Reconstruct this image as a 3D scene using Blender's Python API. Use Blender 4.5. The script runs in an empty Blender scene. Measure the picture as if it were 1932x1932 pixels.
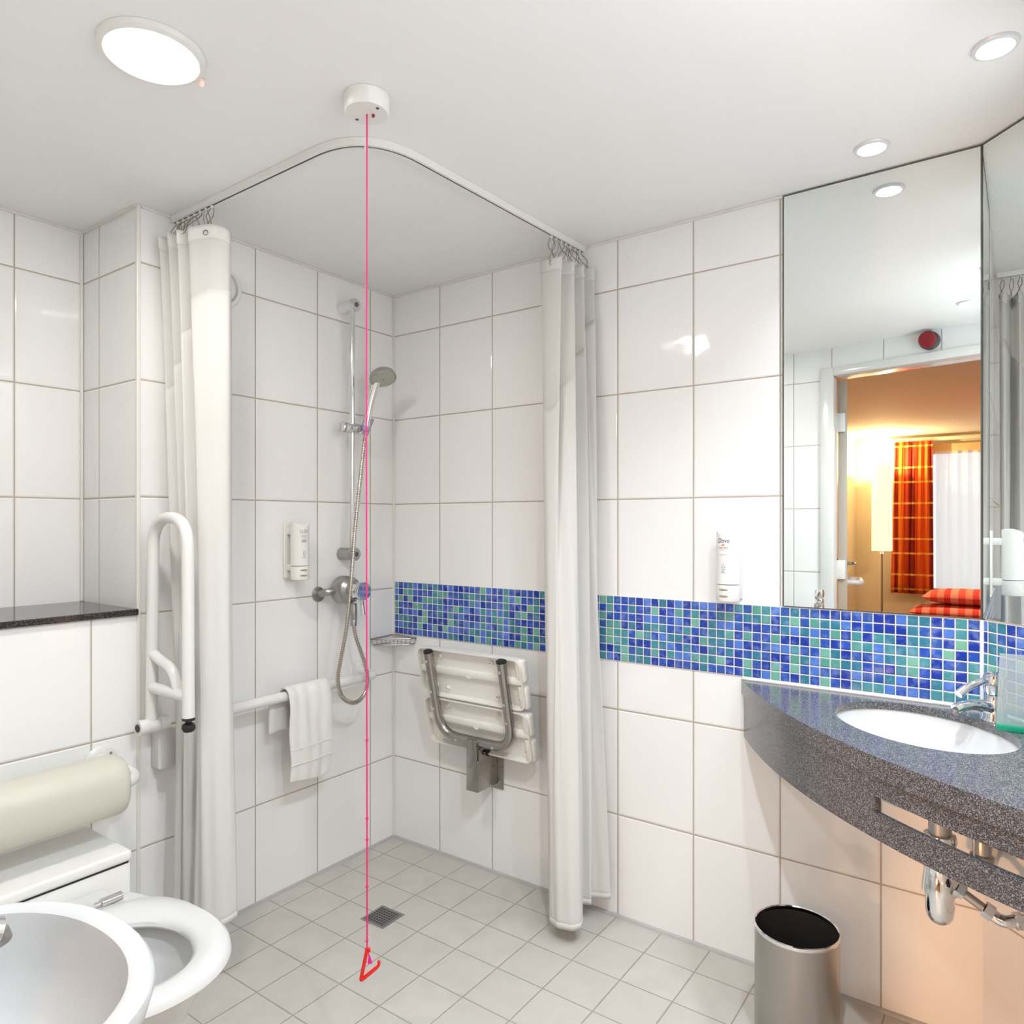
import bpy, bmesh, math, random
from mathutils import Vector, Matrix
random.seed(7)
PI = math.pi
SC = bpy.context.scene
COL = SC.collection

# ------------------------------------------------------------------ camera
cd = bpy.data.cameras.new('camera'); cam = bpy.data.objects.new('camera', cd); COL.objects.link(cam)
cd.sensor_width = 36.0; cd.lens = 36.0*1346.5/1932.0
cd.shift_y = 21.0/1932.0
cd.clip_start = 0.02; cd.clip_end = 60
cam.location = (2.039, -2.034, 1.247)
cam.rotation_euler = (PI/2, 0, math.radians(35.66))
SC.camera = cam
# ------------------------------------------------------------------ world
w = bpy.data.worlds.new('world'); SC.world = w; w.use_nodes = True
w.node_tree.nodes['Background'].inputs[0].default_value = (0.86, 0.93, 1.0, 1)
w.node_tree.nodes['Background'].inputs[1].default_value = 1.3
SC.view_settings.view_transform = 'Standard'
SC.view_settings.look = 'None'
SC.view_settings.exposure = 0.30
SC.view_settings.gamma = 1.0
SC.view_settings.use_curve_mapping = False
# light settings used by the lamps further down (watts)
P_ROUND = 6.9       # large round ceiling lamp over the toilet
P_SPOT = 1.5         # each recessed downlight
P_NEAR = 10.3        # the downlights nearer the door, one of them added out of view
P_LOW_FILL = 6.5         # low fill lamp, added unseen, turned towards the door
P_BED_FILL = 40.0         # warm fill lamp added on the bedroom ceiling, out of view
P_FLOOR = 38.0       # floor lamp by the bedroom window
WHITE_WARM = (1.0, 0.965, 0.92)
WHITE_COOL = (0.83, 0.925, 1.0)
AMBER = (1.0, 0.60, 0.36)

CEIL = 2.149
BCEIL = 2.287

# ------------------------------------------------------------------ materials
MATS = {}
def mat(name, color, rough=0.5, metal=0.0, **kw):
    if name in MATS: return MATS[name]
    m = bpy.data.materials.new(name); m.use_nodes = True
    b = m.node_tree.nodes['Principled BSDF']
    b.inputs['Base Color'].default_value = (*color, 1)
    b.inputs['Roughness'].default_value = rough
    b.inputs['Metallic'].default_value = metal
    for k, v in kw.items():
        b.inputs[k.replace('_', ' ')].default_value = v
    MATS[name] = m
    return m
class NT:
    def __init__(s, m): s.t = m.node_tree; s.b = s.t.nodes['Principled BSDF']
    def n(s, typ, **kw):
        x = s.t.nodes.new(typ)
        for k, v in kw.items(): setattr(x, k, v)
        return x
    def l(s, a, b): s.t.links.new(a, b)
    def math(s, op, a, b=None, c=None):
        x = s.n('ShaderNodeMath', operation=op)
        for i, v in enumerate((a, b, c)):
            if v is None: continue
            if isinstance(v, (int, float)): x.inputs[i].default_value = v
            else: s.l(v, x.inputs[i])
        return x.outputs[0]
    def mix(s, fac, a, b):
        x = s.n('ShaderNodeMix', data_type='RGBA')
        for sock, v in ((x.inputs[0], fac), (x.inputs[6], a), (x.inputs[7], b)):
            if isinstance(v, tuple): sock.default_value = (*v, 1) if len(v) == 3 else v
            elif isinstance(v, (int, float)): sock.default_value = v
            else: s.l(v, sock)
        return x.outputs[2]
    def maprange(s, v, a, b, c=0.0, d=1.0, smooth=True):
        x = s.n('ShaderNodeMapRange'); 
        if smooth: x.interpolation_type = 'SMOOTHSTEP'
        s.l(v, x.inputs[0])
        for i, q in enumerate((a, b, c, d)): x.inputs[i+1].default_value = q
        return x.outputs[0]
def noise_bump(name, color, rough, scale, strength, dist=0.002, metal=0.0, color2=None, **kw):
    m = mat(name, color, rough, metal, **kw); nt = NT(m)
    tc = nt.n('ShaderNodeTexCoord')
    no = nt.n('ShaderNodeTexNoise'); no.inputs['Scale'].default_value = scale; no.inputs['Detail'].default_value = 4
    nt.l(tc.outputs['Object'], no.inputs['Vector'])
    bp = nt.n('ShaderNodeBump'); bp.inputs['Strength'].default_value = strength; bp.inputs['Distance'].default_value = dist
    nt.l(no.outputs[0], bp.inputs['Height']); nt.l(bp.outputs[0], nt.b.inputs['Normal'])
    if color2: nt.l(nt.mix(no.outputs[0], color, color2), nt.b.inputs['Base Color'])
    return m
def tile_mat(name, axis, offu, pu, offv, pv, grout, col=(0.91, 0.902, 0.888), gcol=(0.56, 0.48, 0.38), rough=0.06,
             vaxis=2, varia=0.03, wave=1.1, edge=0.004, bumpd=0.0012, mottled=0.0):
    """axis: 0 = x, 1 = y, 'd' = along the chamfer."""
    m = mat(name, col, rough); nt = NT(m)
    tc = nt.n('ShaderNodeTexCoord'); sp = nt.n('ShaderNodeSeparateXYZ'); nt.l(tc.outputs['Object'], sp.inputs[0])
    if axis == 'd': U = nt.math('MULTIPLY', nt.math('SUBTRACT', sp.outputs[0], sp.outputs[1]), 0.7071)
    else: U = sp.outputs[axis]
    V = sp.outputs[vaxis]
    def cell(c, off, p):
        q = nt.math('DIVIDE', nt.math('SUBTRACT', c, off), p)
        fr = nt.math('FRACT', q); fl = nt.math('FLOOR', q)
        d = nt.math('MULTIPLY', nt.math('SUBTRACT', 0.5, nt.math('ABSOLUTE', nt.math('SUBTRACT', fr, 0.5))), p)
        return d, fl, fr
    du, fu, ru = cell(U, offu, pu); dv, fv, rv = cell(V, offv, pv)
    d = nt.math('MINIMUM', du, dv)
    t = nt.maprange(d, grout*0.5-0.0004, grout*0.5+0.0004)
    cmb = nt.n('ShaderNodeCombineXYZ'); nt.l(fu, cmb.inputs[0]); nt.l(fv, cmb.inputs[1])
    wn = nt.n('ShaderNodeTexWhiteNoise'); wn.noise_dimensions = '3D'; nt.l(cmb.outputs[0], wn.inputs[0])
    c2 = tuple(c*(1-varia) for c in col)
    tilec = nt.mix(wn.outputs['Value'], col, c2)
    if mottled:
        n2 = nt.n('ShaderNodeTexNoise'); n2.inputs['Scale'].default_value = 14; n2.inputs['Detail'].default_value = 8
        nt.l(tc.outputs['Object'], n2.inputs['Vector'])
        tilec = nt.mix(nt.maprange(n2.outputs[0], 0.35, 0.7), tilec, tuple(c*(1-mottled) for c in col))
    gn = nt.n('ShaderNodeTexNoise'); gn.inputs['Scale'].default_value = 9; nt.l(tc.outputs['Object'], gn.inputs['Vector'])
    gc = nt.mix(gn.outputs[0], gcol, tuple(c*0.72 for c in gcol))
    nt.l(nt.mix(t, gc, tilec), nt.b.inputs['Base Color'])
    nt.l(nt.maprange(t, 0, 1, 0.8, rough, False), nt.b.inputs['Roughness'])
    h = nt.maprange(d, grout*0.4, grout*0.5+edge)
    no = nt.n('ShaderNodeTexNoise'); no.inputs['Scale'].default_value = 15 if not mottled else 45; no.inputs['Detail'].default_value = 0.5 if not mottled else 6
    off = nt.n('ShaderNodeVectorMath', operation='ADD'); nt.l(tc.outputs['Object'], off.inputs[0]); nt.l(wn.outputs['Color'], off.inputs[1])
    nt.l(off.outputs[0], no.inputs['Vector'])
    hh = nt.math('ADD', h, nt.math('MULTIPLY', no.outputs[0], wave))
    bp = nt.n('ShaderNodeBump'); bp.inputs['Strength'].default_value = 1.0; bp.inputs['Distance'].default_value = bumpd
    nt.l(hh, bp.inputs['Height']); nt.l(bp.outputs[0], nt.b.inputs['Normal'])
    return m
def mosaic_mat(name, axis, offu):
    m = mat(name, (0.1, 0.2, 0.6), 0.1); nt = NT(m); p = 0.02566
    tc = nt.n('ShaderNodeTexCoord'); sp = nt.n('ShaderNodeSeparateXYZ'); nt.l(tc.outputs['Object'], sp.inputs[0])
    U = nt.math('MULTIPLY', nt.math('SUBTRACT', sp.outputs[0], sp.outputs[1]), 0.7071) if axis == 'd' else sp.outputs[axis]
    def cell(c, off):
        q = nt.math('DIVIDE', nt.math('SUBTRACT', c, off), p)
        fr = nt.math('FRACT', q); fl = nt.math('FLOOR', q)
        return nt.math('MULTIPLY', nt.math('SUBTRACT', 0.5, nt.math('ABSOLUTE', nt.math('SUBTRACT', fr, 0.5))), p), fl, fr
    du, fu, ru = cell(U, offu); dv, fv, rv = cell(sp.outputs[2], 0.811)
    d = nt.math('MINIMUM', du, dv)
    t = nt.maprange(d, 0.0010, 0.0015)
    cmb = nt.n('ShaderNodeCombineXYZ'); nt.l(fu, cmb.inputs[0]); nt.l(fv, cmb.inputs[1]); cmb.inputs[2].default_value = 3.7
    wn = nt.n('ShaderNodeTexWhiteNoise'); wn.noise_dimensions = '3D'; nt.l(cmb.outputs[0], wn.inputs[0])
    cr = nt.n('ShaderNodeValToRGB'); cr.color_ramp.interpolation = 'CONSTANT'
    stops = [(0.0, (0.012, 0.045, 0.36)), (0.22, (0.022, 0.085, 0.46)), (0.38, (0.03, 0.10, 0.40)), (0.50, (0.075, 0.19, 0.62)),
             (0.60, (0.035, 0.20, 0.30)), (0.74, (0.06, 0.28, 0.32)), (0.85, (0.10, 0.34, 0.28)), (0.93, (0.17, 0.45, 0.33))]
    e = cr.color_ramp.elements
    e[0].position = 0; e[0].color = (*stops[0][1], 1); e[1].position = stops[1][0]; e[1].color = (*stops[1][1], 1)
    for pz, c in stops[2:]:
        x = e.new(pz); x.color = (*c, 1)
    nt.l(wn.outputs['Value'], cr.inputs[0])
    n2 = nt.n('ShaderNodeTexNoise'); n2.inputs['Scale'].default_value = 45; nt.l(tc.outputs['Object'], n2.inputs['Vector'])
    lit = nt.mix(nt.maprange(n2.outputs[0], 0.45, 0.75, 0, 0.35), cr.outputs[0], (0.30, 0.42, 0.75))  # smooth noise tints the mosaic tiles paler blue in places
    nt.l(nt.mix(t, (0.80, 0.77, 0.71), lit), nt.b.inputs['Base Color'])
    nt.l(nt.maprange(t, 0, 1, 0.7, 0.07, False), nt.b.inputs['Roughness'])
    h = nt.maprange(d, 0.0008, 0.0035)
    bp = nt.n('ShaderNodeBump'); bp.inputs['Distance'].default_value = 0.0012; bp.inputs['Strength'].default_value = 1.0
    nt.l(h, bp.inputs['Height']); nt.l(bp.outputs[0], nt.b.inputs['Normal'])
    return m
def granite(name, base, speck, rough=0.25, amount=0.62):
    m = mat(name, base, rough); nt = NT(m)
    tc = nt.n('ShaderNodeTexCoord')
    v = nt.n('ShaderNodeTexVoronoi'); v.inputs['Scale'].default_value = 850; nt.l(tc.outputs['Object'], v.inputs['Vector'])
    sx = nt.n('ShaderNodeSeparateColor'); nt.l(v.outputs['Color'], sx.inputs[0])
    f = nt.maprange(sx.outputs[0], amount, 1.0, smooth=False)
    f2 = nt.maprange(sx.outputs[1], 0.0, 1.0, 0.4, 1.35, False)
    b1 = nt.n('ShaderNodeVectorMath', operation='SCALE'); b1.inputs[0].default_value = base; nt.l(f2, b1.inputs['Scale'])
    nt.l(nt.mix(f, b1.outputs[0], speck), nt.b.inputs['Base Color'])
    return m

M_PAINT = noise_bump('ceiling_paint', (0.92, 0.918, 0.91), 0.6, 160, 0.12, 0.001)
M_TL = tile_mat('tile_left_wall', 1, -0.124, 0.2525, 0.989, 0.333, 0.0040)
M_TR = tile_mat('tile_back_wall', 0, 0.992, 0.2498, 0.989, 0.333, 0.0040)
M_TS = tile_mat('tile_niche_side', 0, -0.231, 0.2525, 0.989, 0.333, 0.0040)
M_TN = tile_mat('tile_niche_back', 1, -1.195, 0.2525, 0.989, 0.333, 0.0040)
M_TC = tile_mat('tile_corner', 'd', 1.80, 0.25, 0.989, 0.333, 0.0040)
M_TF = tile_mat('tile_front_wall', 0, 1.04, 0.2525, 0.989, 0.333, 0.0040)
M_TD = tile_mat('tile_door_wall', 0, 0.31, 0.2525, 0.989, 0.333, 0.0040)
M_FLOOR = tile_mat('floor_tile', 0, 0.077, 0.1522, -0.1275, 0.1522, 0.0026, col=(0.56, 0.53, 0.48), gcol=(0.36, 0.33, 0.28), rough=0.36,
                   vaxis=1, varia=0.07, wave=0.5, edge=0.0015, bumpd=0.0010, mottled=0.09)
M_MOSR = mosaic_mat('mosaic_back', 0, 1.8007)
M_MOSC = mosaic_mat('mosaic_corner', 'd', 1.4035)
M_SILL = granite('granite_sill', (0.022, 0.022, 0.023), (0.20, 0.19, 0.18), 0.12, 0.75)
M_GRAN = granite('granite_counter', (0.046, 0.043, 0.048), (0.34, 0.33, 0.34), 0.20, 0.62)
M_GRAN.node_tree.nodes['Principled BSDF'].inputs['IOR'].default_value = 1.75
M_WPLAS = mat('white_plastic', (0.84, 0.83, 0.80), 0.28)
M_WENAM = mat('white_enamel', (0.78, 0.77, 0.75), 0.18)
M_CERAM = mat('white_ceramic', (0.68, 0.675, 0.665), 0.07)
M_CREAMPL = mat('cream_plastic', (0.87, 0.845, 0.785), 0.3)
M_SEAL = mat('grey_sealant', (0.46, 0.445, 0.43), 0.6)
M_BEAD = mat('white_bead', (0.82, 0.79, 0.74), 0.3)
M_CHROME = mat('chrome', (0.78, 0.79, 0.80), 0.08, 1.0)
M_STEEL = noise_bump('brushed_steel', (0.40, 0.38, 0.355), 0.27, 60, 0.06, 0.0006, 1.0)
M_SATIN = mat('satin_steel', (0.42, 0.41, 0.40), 0.35, 1.0)
M_WIRE = mat('hook_wire', (0.28, 0.25, 0.21), 0.35, 1.0)
M_BLACK = mat('black_rubber', (0.012, 0.012, 0.012), 0.45)
M_DARKG = mat('dark_gap', (0.08, 0.09, 0.10), 0.6)
M_MIRROR = mat('mirror_glass', (0.86, 0.90, 0.885), 0.0, 1.0)
M_MEDGE = mat('mirror_edge', (0.10, 0.12, 0.11), 0.2, 0.6)
M_PINK = mat('pink_cord', (0.88, 0.004, 0.17), 0.6)
M_MAG = mat('magenta_tassel', (0.85, 0.01, 0.33), 0.7)
M_RED = mat('red_plastic', (0.80, 0.012, 0.008), 0.25)
M_REDDK = mat('dark_red_lens', (0.25, 0.004, 0.01), 0.08)
M_GREYF = mat('spray_face_grey_green', (0.45, 0.47, 0.38), 0.4)
M_GREYR = mat('spray_rim_grey', (0.40, 0.39, 0.37), 0.25, 0.5)
M_PURP = mat('clear_purple_plastic', (0.42, 0.33, 0.50), 0.2)
M_TOWEL = noise_bump('white_terry', (0.86, 0.84, 0.81), 0.95, 420, 0.7, 0.003)
M_CLOTH = noise_bump('curtain_cloth', (0.83, 0.82, 0.795), 0.9, 150, 0.35, 0.0015)
M_VINYL = noise_bump('cream_vinyl', (0.62, 0.60, 0.51), 0.42, 260, 0.35, 0.0012)
M_LAMIN = noise_bump('white_laminate', (0.86, 0.845, 0.81), 0.3, 6, 0.05)
M_GREEN = mat('green_acrylic', (0.0, 0.30, 0.17), 0.15)
M_GOLD = mat('gold_print', (0.34, 0.19, 0.06), 0.5)
M_NAVY = mat('navy_print', (0.07, 0.08, 0.25), 0.5)
M_GREYP = mat('grey_print', (0.22, 0.21, 0.20), 0.5)
M_ORANGEP = mat('orange_print', (0.72, 0.30, 0.07), 0.5)
M_PALEP = mat('pale_orange_print', (0.80, 0.58, 0.42), 0.5)
M_SLOT = mat('slot_shadow', (0.36, 0.30, 0.26), 0.6)
M_BWALL = mat('bedroom_cream_paint', (0.82, 0.74, 0.56), 0.6)
M_BCEIL = noise_bump('bedroom_ceiling_texture', (0.80, 0.72, 0.60), 0.8, 60, 0.6, 0.006)
M_DOOR = mat('door_leaf_beige', (0.48, 0.42, 0.35), 0.5)
M_CARPET = noise_bump('carpet', (0.30, 0.17, 0.09), 1.0, 300, 0.5, 0.004)
def sheer_mat(name, col, trans):
    m = mat(name, col, 0.9); nt = NT(m)
    tr = nt.n('ShaderNodeBsdfTransparent'); tl = nt.n('ShaderNodeBsdfTranslucent'); tl.inputs[0].default_value = (*col, 1)
    mx = nt.n('ShaderNodeMixShader'); mx.inputs[0].default_value = 0.4
    nt.l(nt.b.outputs[0], mx.inputs[1]); nt.l(tl.outputs[0], mx.inputs[2])
    m2 = nt.n('ShaderNodeMixShader'); m2.inputs[0].default_value = trans
    nt.l(mx.outputs[0], m2.inputs[1]); nt.l(tr.outputs[0], m2.inputs[2])
    nt.l(m2.outputs[0], nt.t.nodes['Material Output'].inputs[0])
    return m
M_SHEER = sheer_mat('curtain_mesh', (0.85, 0.84, 0.81), 0.16)
M_NET = sheer_mat('net_curtain', (0.92, 0.90, 0.88), 0.45)
def translucent_cloth(m, f=0.25):
    nt = NT(m); tl = nt.n('ShaderNodeBsdfTranslucent'); tl.inputs[0].default_value = (0.9, 0.88, 0.84, 1)
    mx = nt.n('ShaderNodeMixShader'); mx.inputs[0].default_value = f
    nt.l(nt.b.outputs[0], mx.inputs[1]); nt.l(tl.outputs[0], mx.inputs[2])
    nt.l(mx.outputs[0], nt.t.nodes['Material Output'].inputs[0])
translucent_cloth(M_CLOTH)
def emis(name, col, strength):
    m = mat(name, (0.8, 0.8, 0.8), 0.5)
    b = m.node_tree.nodes['Principled BSDF']
    b.inputs['Emission Color'].default_value = (*col, 1); b.inputs['Emission Strength'].default_value = strength
    return m
M_EROUND = emis('lamp_diffuser_warm', WHITE_WARM, 6.0)
M_ESPOT = emis('lamp_lens_cool', WHITE_COOL, 25.0)
M_ESHADE = emis('lamp_shade_glow', (1.0, 0.80, 0.46), 1.1)
M_EFILL = emis('fill_diffuser_amber', AMBER, 3.0)  # glow of the added, unseen bedroom ceiling lamp
M_ELED = emis('red_led', (1.0, 0.12, 0.04), 1.2)
def clear_mat(name, col, alpha=0.75):
    m = mat(name, col, 0.03); nt = NT(m)
    tr = nt.n('ShaderNodeBsdfTransparent'); tr.inputs[0].default_value = (*[0.5+0.5*c for c in col], 1)
    mx = nt.n('ShaderNodeMixShader'); mx.inputs[0].default_value = alpha
    nt.l(nt.b.outputs[0], mx.inputs[1]); nt.l(tr.outputs[0], mx.inputs[2])
    nt.l(mx.outputs[0], nt.t.nodes['Material Output'].inputs[0])
    return m
M_CLEAR = clear_mat('clear_acrylic', (0.72, 0.80, 0.80), 0.80)
M_WATER = mat('toilet_water', (0.45, 0.44, 0.41), 0.02)
def plaid(name, axis, stripes, hline=None):
    """stripes: list of (pos, colour) repeated over 'period' metres; hline: (pitches, colour, width)."""
    m = mat(name, (0.6, 0.1, 0.03), 0.85); nt = NT(m)
    period, stops = stripes
    tc = nt.n('ShaderNodeTexCoord'); sp = nt.n('ShaderNodeSeparateXYZ'); nt.l(tc.outputs['Object'], sp.inputs[0])
    fr = nt.math('FRACT', nt.math('DIVIDE', sp.outputs[axis], period))
    cr = nt.n('ShaderNodeValToRGB'); cr.color_ramp.interpolation = 'CONSTANT'; e = cr.color_ramp.elements
    e[0].position = 0; e[0].color = (*stops[0][1], 1); e[1].position = stops[1][0]; e[1].color = (*stops[1][1], 1)
    for pz, c in stops[2:]:
        x = e.new(pz); x.color = (*c, 1)
    nt.l(fr, cr.inputs[0]); out = cr.outputs[0]
    if hline:
        for (off, pitch, wd, c) in hline:
            f = nt.math('FRACT', nt.math('DIVIDE', nt.math('SUBTRACT', sp.outputs[2], off), pitch))
            out = nt.mix(nt.math('LESS_THAN', f, wd/pitch), out, c)
    nt.l(out, nt.b.inputs['Base Color'])
    return m
M_PLAIDC = plaid('orange_plaid_curtain', 0, (0.36, [(0, (0.80, 0.14, 0.01)), (0.18, (0.36, 0.03, 0.008)), (0.3, (0.85, 0.20, 0.012)), (0.46, (0.55, 0.05, 0.01)), (0.6, (0.28, 0.02, 0.008)), (0.78, (0.75, 0.12, 0.01))]),
                 [(0.46, 0.42, 0.022, (0.95, 0.50, 0.08)), (0.63, 0.42, 0.022, (0.95, 0.50, 0.08))])
M_PLAIDP = plaid('red_striped_pillow', 0, (0.20, [(0, (0.80, 0.10, 0.06)), (0.25, (0.90, 0.27, 0.18)), (0.5, (0.70, 0.05, 0.04)), (0.72, (0.92, 0.33, 0.24))]))
M_QUILT = plaid('red_striped_quilt', 0, (0.30, [(0, (0.70, 0.07, 0.04)), (0.4, (0.85, 0.20, 0.10)), (0.7, (0.45, 0.02, 0.02))]))

# ------------------------------------------------------------------ geometry helpers
def newobj(name, bm, m, parent=None, smooth=True, **props):
    bmesh.ops.recalc_face_normals(bm, faces=bm.faces)
    me = bpy.data.meshes.new(name); bm.to_mesh(me); bm.free()
    ms = m if isinstance(m, (list, tuple)) else [m]
    for x in ms: me.materials.append(x)
    if smooth:
        me.shade_smooth()
        try: me.set_sharp_from_angle(angle=math.radians(38))
        except Exception: pass
    o = bpy.data.objects.new(name, me); COL.objects.link(o)
    if parent is not None:
        o.parent = parent
        o.matrix_parent_inverse = Matrix.Translation(-parent.location) if parent.type == 'EMPTY' and parent.parent is None else parent.matrix_parent_inverse.copy()
    for k, v in props.items(): o[k] = v
    return o
def thing(name, label, cat, loc, group=None):
    o = bpy.data.objects.new(name, None); COL.objects.link(o); o.location = loc; o.empty_display_size = 0.05
    o['label'] = label; o['category'] = cat
    if group: o['group'] = group
    return o
def part(name, bm, m, parent, label=None, smooth=True):
    """All geometry is written in world metres; children keep it there."""
    o = newobj(name, bm, m, None, smooth)
    o.parent = parent
    # world matrix of the parent chain (translations only)
    t = Vector((0, 0, 0)); p = parent
    while p is not None:
        t += p.location; p = p.parent
    # shift mesh so that local coordinates are relative to the thing's base
    if parent.type == 'EMPTY':
        o.data.transform(Matrix.Translation(-parent.location))
    else:
        o.data.transform(Matrix.Translation(-t))
    if label: o['label'] = label
    return o
def single(name, bm, m, label, cat, group=None, smooth=True):
    o = newobj(name, bm, m, None, smooth); o['label'] = label; o['category'] = cat
    if group: o['group'] = group
    return o
def struct(name, bm, m, parent=None, smooth=False):
    o = newobj(name, bm, m, None, smooth); o['kind'] = 'structure'
    if parent: o.parent = parent
    return o
def BM(): return bmesh.new()
def add_box(bm, x0, x1, y0, y1, z0, z1, bev=0.0, seg=2, mtx=None):
    vs = [bm.verts.new((x, y, z)) for x in (x0, x1) for y in (y0, y1) for z in (z0, z1)]
    q = [(0, 1, 3, 2), (4, 6, 7, 5), (0, 4, 5, 1), (2, 3, 7, 6), (0, 2, 6, 4), (1, 5, 7, 3)]
    fs = [bm.faces.new([vs[i] for i in f]) for f in q]
    if bev > 0:
        es = set(e for f in fs for e in f.edges)
        r = bmesh.ops.bevel(bm, geom=list(es), offset=bev, segments=seg, affect='EDGES', profile=0.5)
        vs = list({v for f in r['faces'] for v in f.verts} | {v for v in vs if v.is_valid})
        # collect all verts of the connected box
        seen = set(vs); st = list(vs)
        while st:
            v = st.pop()
            for e in v.link_edges:
                ov = e.other_vert(v)
                if ov not in seen: seen.add(ov); st.append(ov)
        vs = list(seen)
    if mtx is not None: bmesh.ops.transform(bm, matrix=mtx, verts=vs)
    return vs
def box(x0, x1, y0, y1, z0, z1, bev=0.0, seg=2, mtx=None):
    bm = BM(); add_box(bm, x0, x1, y0, y1, z0, z1, bev, seg, mtx); return bm
def add_prism(bm, pts, z0, z1, mtx=None):
    a = [bm.verts.new((x, y, z0)) for x, y in pts]; b = [bm.verts.new((x, y, z1)) for x, y in pts]
    bm.faces.new(a[::-1]); bm.faces.new(b); n = len(pts)
    for i in range(n): bm.faces.new((a[i], a[(i+1) % n], b[(i+1) % n], b[i]))
    if mtx is not None: bmesh.ops.transform(bm, matrix=mtx, verts=a+b)
    return a+b
def frame_of(d):
    d = d.normalized(); up = Vector((0, 0, 1)) if abs(d.z) < 0.95 else Vector((1, 0, 0))
    x = d.cross(up).normalized(); y = x.cross(d).normalized(); return x, y
def smooth_path(pts, n=6, closed=False):
    P = [Vector(p) for p in pts]; out = []
    N = len(P)
    rng = range(N) if closed else range(N-1)
    for i in rng:
        if closed: p0, p1, p2, p3 = P[i-1], P[i], P[(i+1) % N], P[(i+2) % N]
        else: p0, p1, p2, p3 = P[max(i-1, 0)], P[i], P[i+1], P[min(i+2, N-1)]
        for k in range(n):
            t = k/n
            out.append(0.5*((2*p1)+(-p0+p2)*t+(2*p0-5*p1+4*p2-p3)*t*t+(-p0+3*p1-3*p2+p3)*t**3))
    if not closed: out.append(P[-1])
    return out
def fillet(pts, r, n=6):
    """polyline with rounded corners."""
    P = [Vector(p) for p in pts]; out = [P[0]]
    for i in range(1, len(P)-1):
        a = (P[i-1]-P[i]); b = (P[i+1]-P[i]); rr = min(r, a.length*0.49, b.length*0.49)
        A = P[i]+a.normalized()*rr; B = P[i]+b.normalized()*rr
        for k in range(n+1):
            t = k/n; out.append((1-t)**2*A+2*t*(1-t)*P[i]+t*t*B)
    out.append(P[-1]); return out
def add_tube(bm, pts, r, seg=14, caps=True, closed=False, sq=None):
    P = [Vector(p) for p in pts]; n = len(P); R = r if isinstance(r, (list, tuple)) else [r]*n
    rings = []; px = None
    for i in range(n):
        if closed: d = P[(i+1) % n]-P[i-1]
        else: d = P[min(i+1, n-1)]-P[max(i-1, 0)]
        d.normalize()
        if px is None: x, y = frame_of(d)
        else:
            x = px - d*px.dot(d); x.normalize(); y = x.cross(d).normalized()
        px = x
        ring = []
        for k in range(seg):
            a = 2*PI*k/seg
            ca, sa = math.cos(a), math.sin(a)
            if sq: ca *= sq
            ring.append(bm.verts.new(P[i]+(x*ca+y*sa)*R[i]))
        rings.append(ring)
    for i in range(n-1 if not closed else n):
        A, B = rings[i], rings[(i+1) % n]
        for k in range(seg): bm.faces.new((A[k], A[(k+1) % seg], B[(k+1) % seg], B[k]))
    if caps and not closed:
        bm.faces.new(rings[0][::-1]); bm.faces.new(rings[-1])
    return [v for g in rings for v in g]
def tube(pts, r, seg=14, **k):
    bm = BM(); add_tube(bm, pts, r, seg, **k); return bm
def add_lathe(bm, prof, o, axis=(0, 0, 1), seg=32, caps=True):
    """prof: (radius, distance along axis)"""
    d = Vector(axis).normalized(); x, y = frame_of(d); o = Vector(o); rings = []
    for (r, h) in prof:
        if r < 1e-6: rings.append([bm.verts.new(o+d*h)])
        else: rings.append([bm.verts.new(o+d*h+(x*math.cos(2*PI*k/seg)+y*math.sin(2*PI*k/seg))*r) for k in range(seg)])
    for A, B in zip(rings[:-1], rings[1:]):
        if len(A) == 1 and len(B) == 1: continue
        for k in range(seg):
            k2 = (k+1) % seg
            if len(A) == 1: bm.faces.new((A[0], B[k2], B[k]))
            elif len(B) == 1: bm.faces.new((A[k], A[k2], B[0]))
            else: bm.faces.new((A[k], A[k2], B[k2], B[k]))
    if caps and len(rings[0]) > 1: bm.faces.new(rings[0][::-1])
    if caps and len(rings[-1]) > 1: bm.faces.new(rings[-1])
    return [v for g in rings for v in g]
def lathe(prof, o, axis=(0, 0, 1), seg=32, caps=True):
    bm = BM(); add_lathe(bm, prof, o, axis, seg, caps); return bm
def add_loft(bm, loops, cap0=True, cap1=True):
    R = [[bm.verts.new(p) for p in L] for L in loops]; n = len(R[0])
    for A, B in zip(R[:-1], R[1:]):
        for k in range(n): bm.faces.new((A[k], A[(k+1) % n], B[(k+1) % n], B[k]))
    if cap0: bm.faces.new(R[0][::-1])
    if cap1: bm.faces.new(R[-1])
    return [v for g in R for v in g]
def sell(cx, cy, a, b, z, n=48, e0=2.0, e1=2.0, axis='x'):
    """super-ellipse loop; e0 exponent of the + side, e1 of the - side along the main axis."""
    out = []
    for k in range(n):
        t = 2*PI*k/n; c, s = math.cos(t), math.sin(t)
        main = c if axis == 'x' else s
        e = e0 if main >= 0 else e1
        X = math.copysign(abs(c)**(2/e), c)*a; Y = math.copysign(abs(s)**(2/e), s)*b
        out.append((cx+X, cy+Y, z))
    return out
def text_bm(txt, size, shear=0.0, sx=1.0):
    cu = bpy.data.curves.new('t', 'FONT'); cu.body = txt; cu.size = size; cu.shear = shear; cu.align_x = 'CENTER'; cu.align_y = 'CENTER'
    cu.resolution_u = 3
    o = bpy.data.objects.new('t', cu); COL.objects.link(o)
    dg = bpy.context.evaluated_depsgraph_get(); dg.update()
    me = bpy.data.meshes.new_from_object(o.evaluated_get(dg))
    bm = BM(); bm.from_mesh(me)
    bpy.data.objects.remove(o); bpy.data.curves.remove(cu); bpy.data.meshes.remove(me)
    for v in bm.verts: v.co.x *= sx
    return bm

# ================================================================== ROOM SHELL
CXR = 2.09                     # right wall
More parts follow.
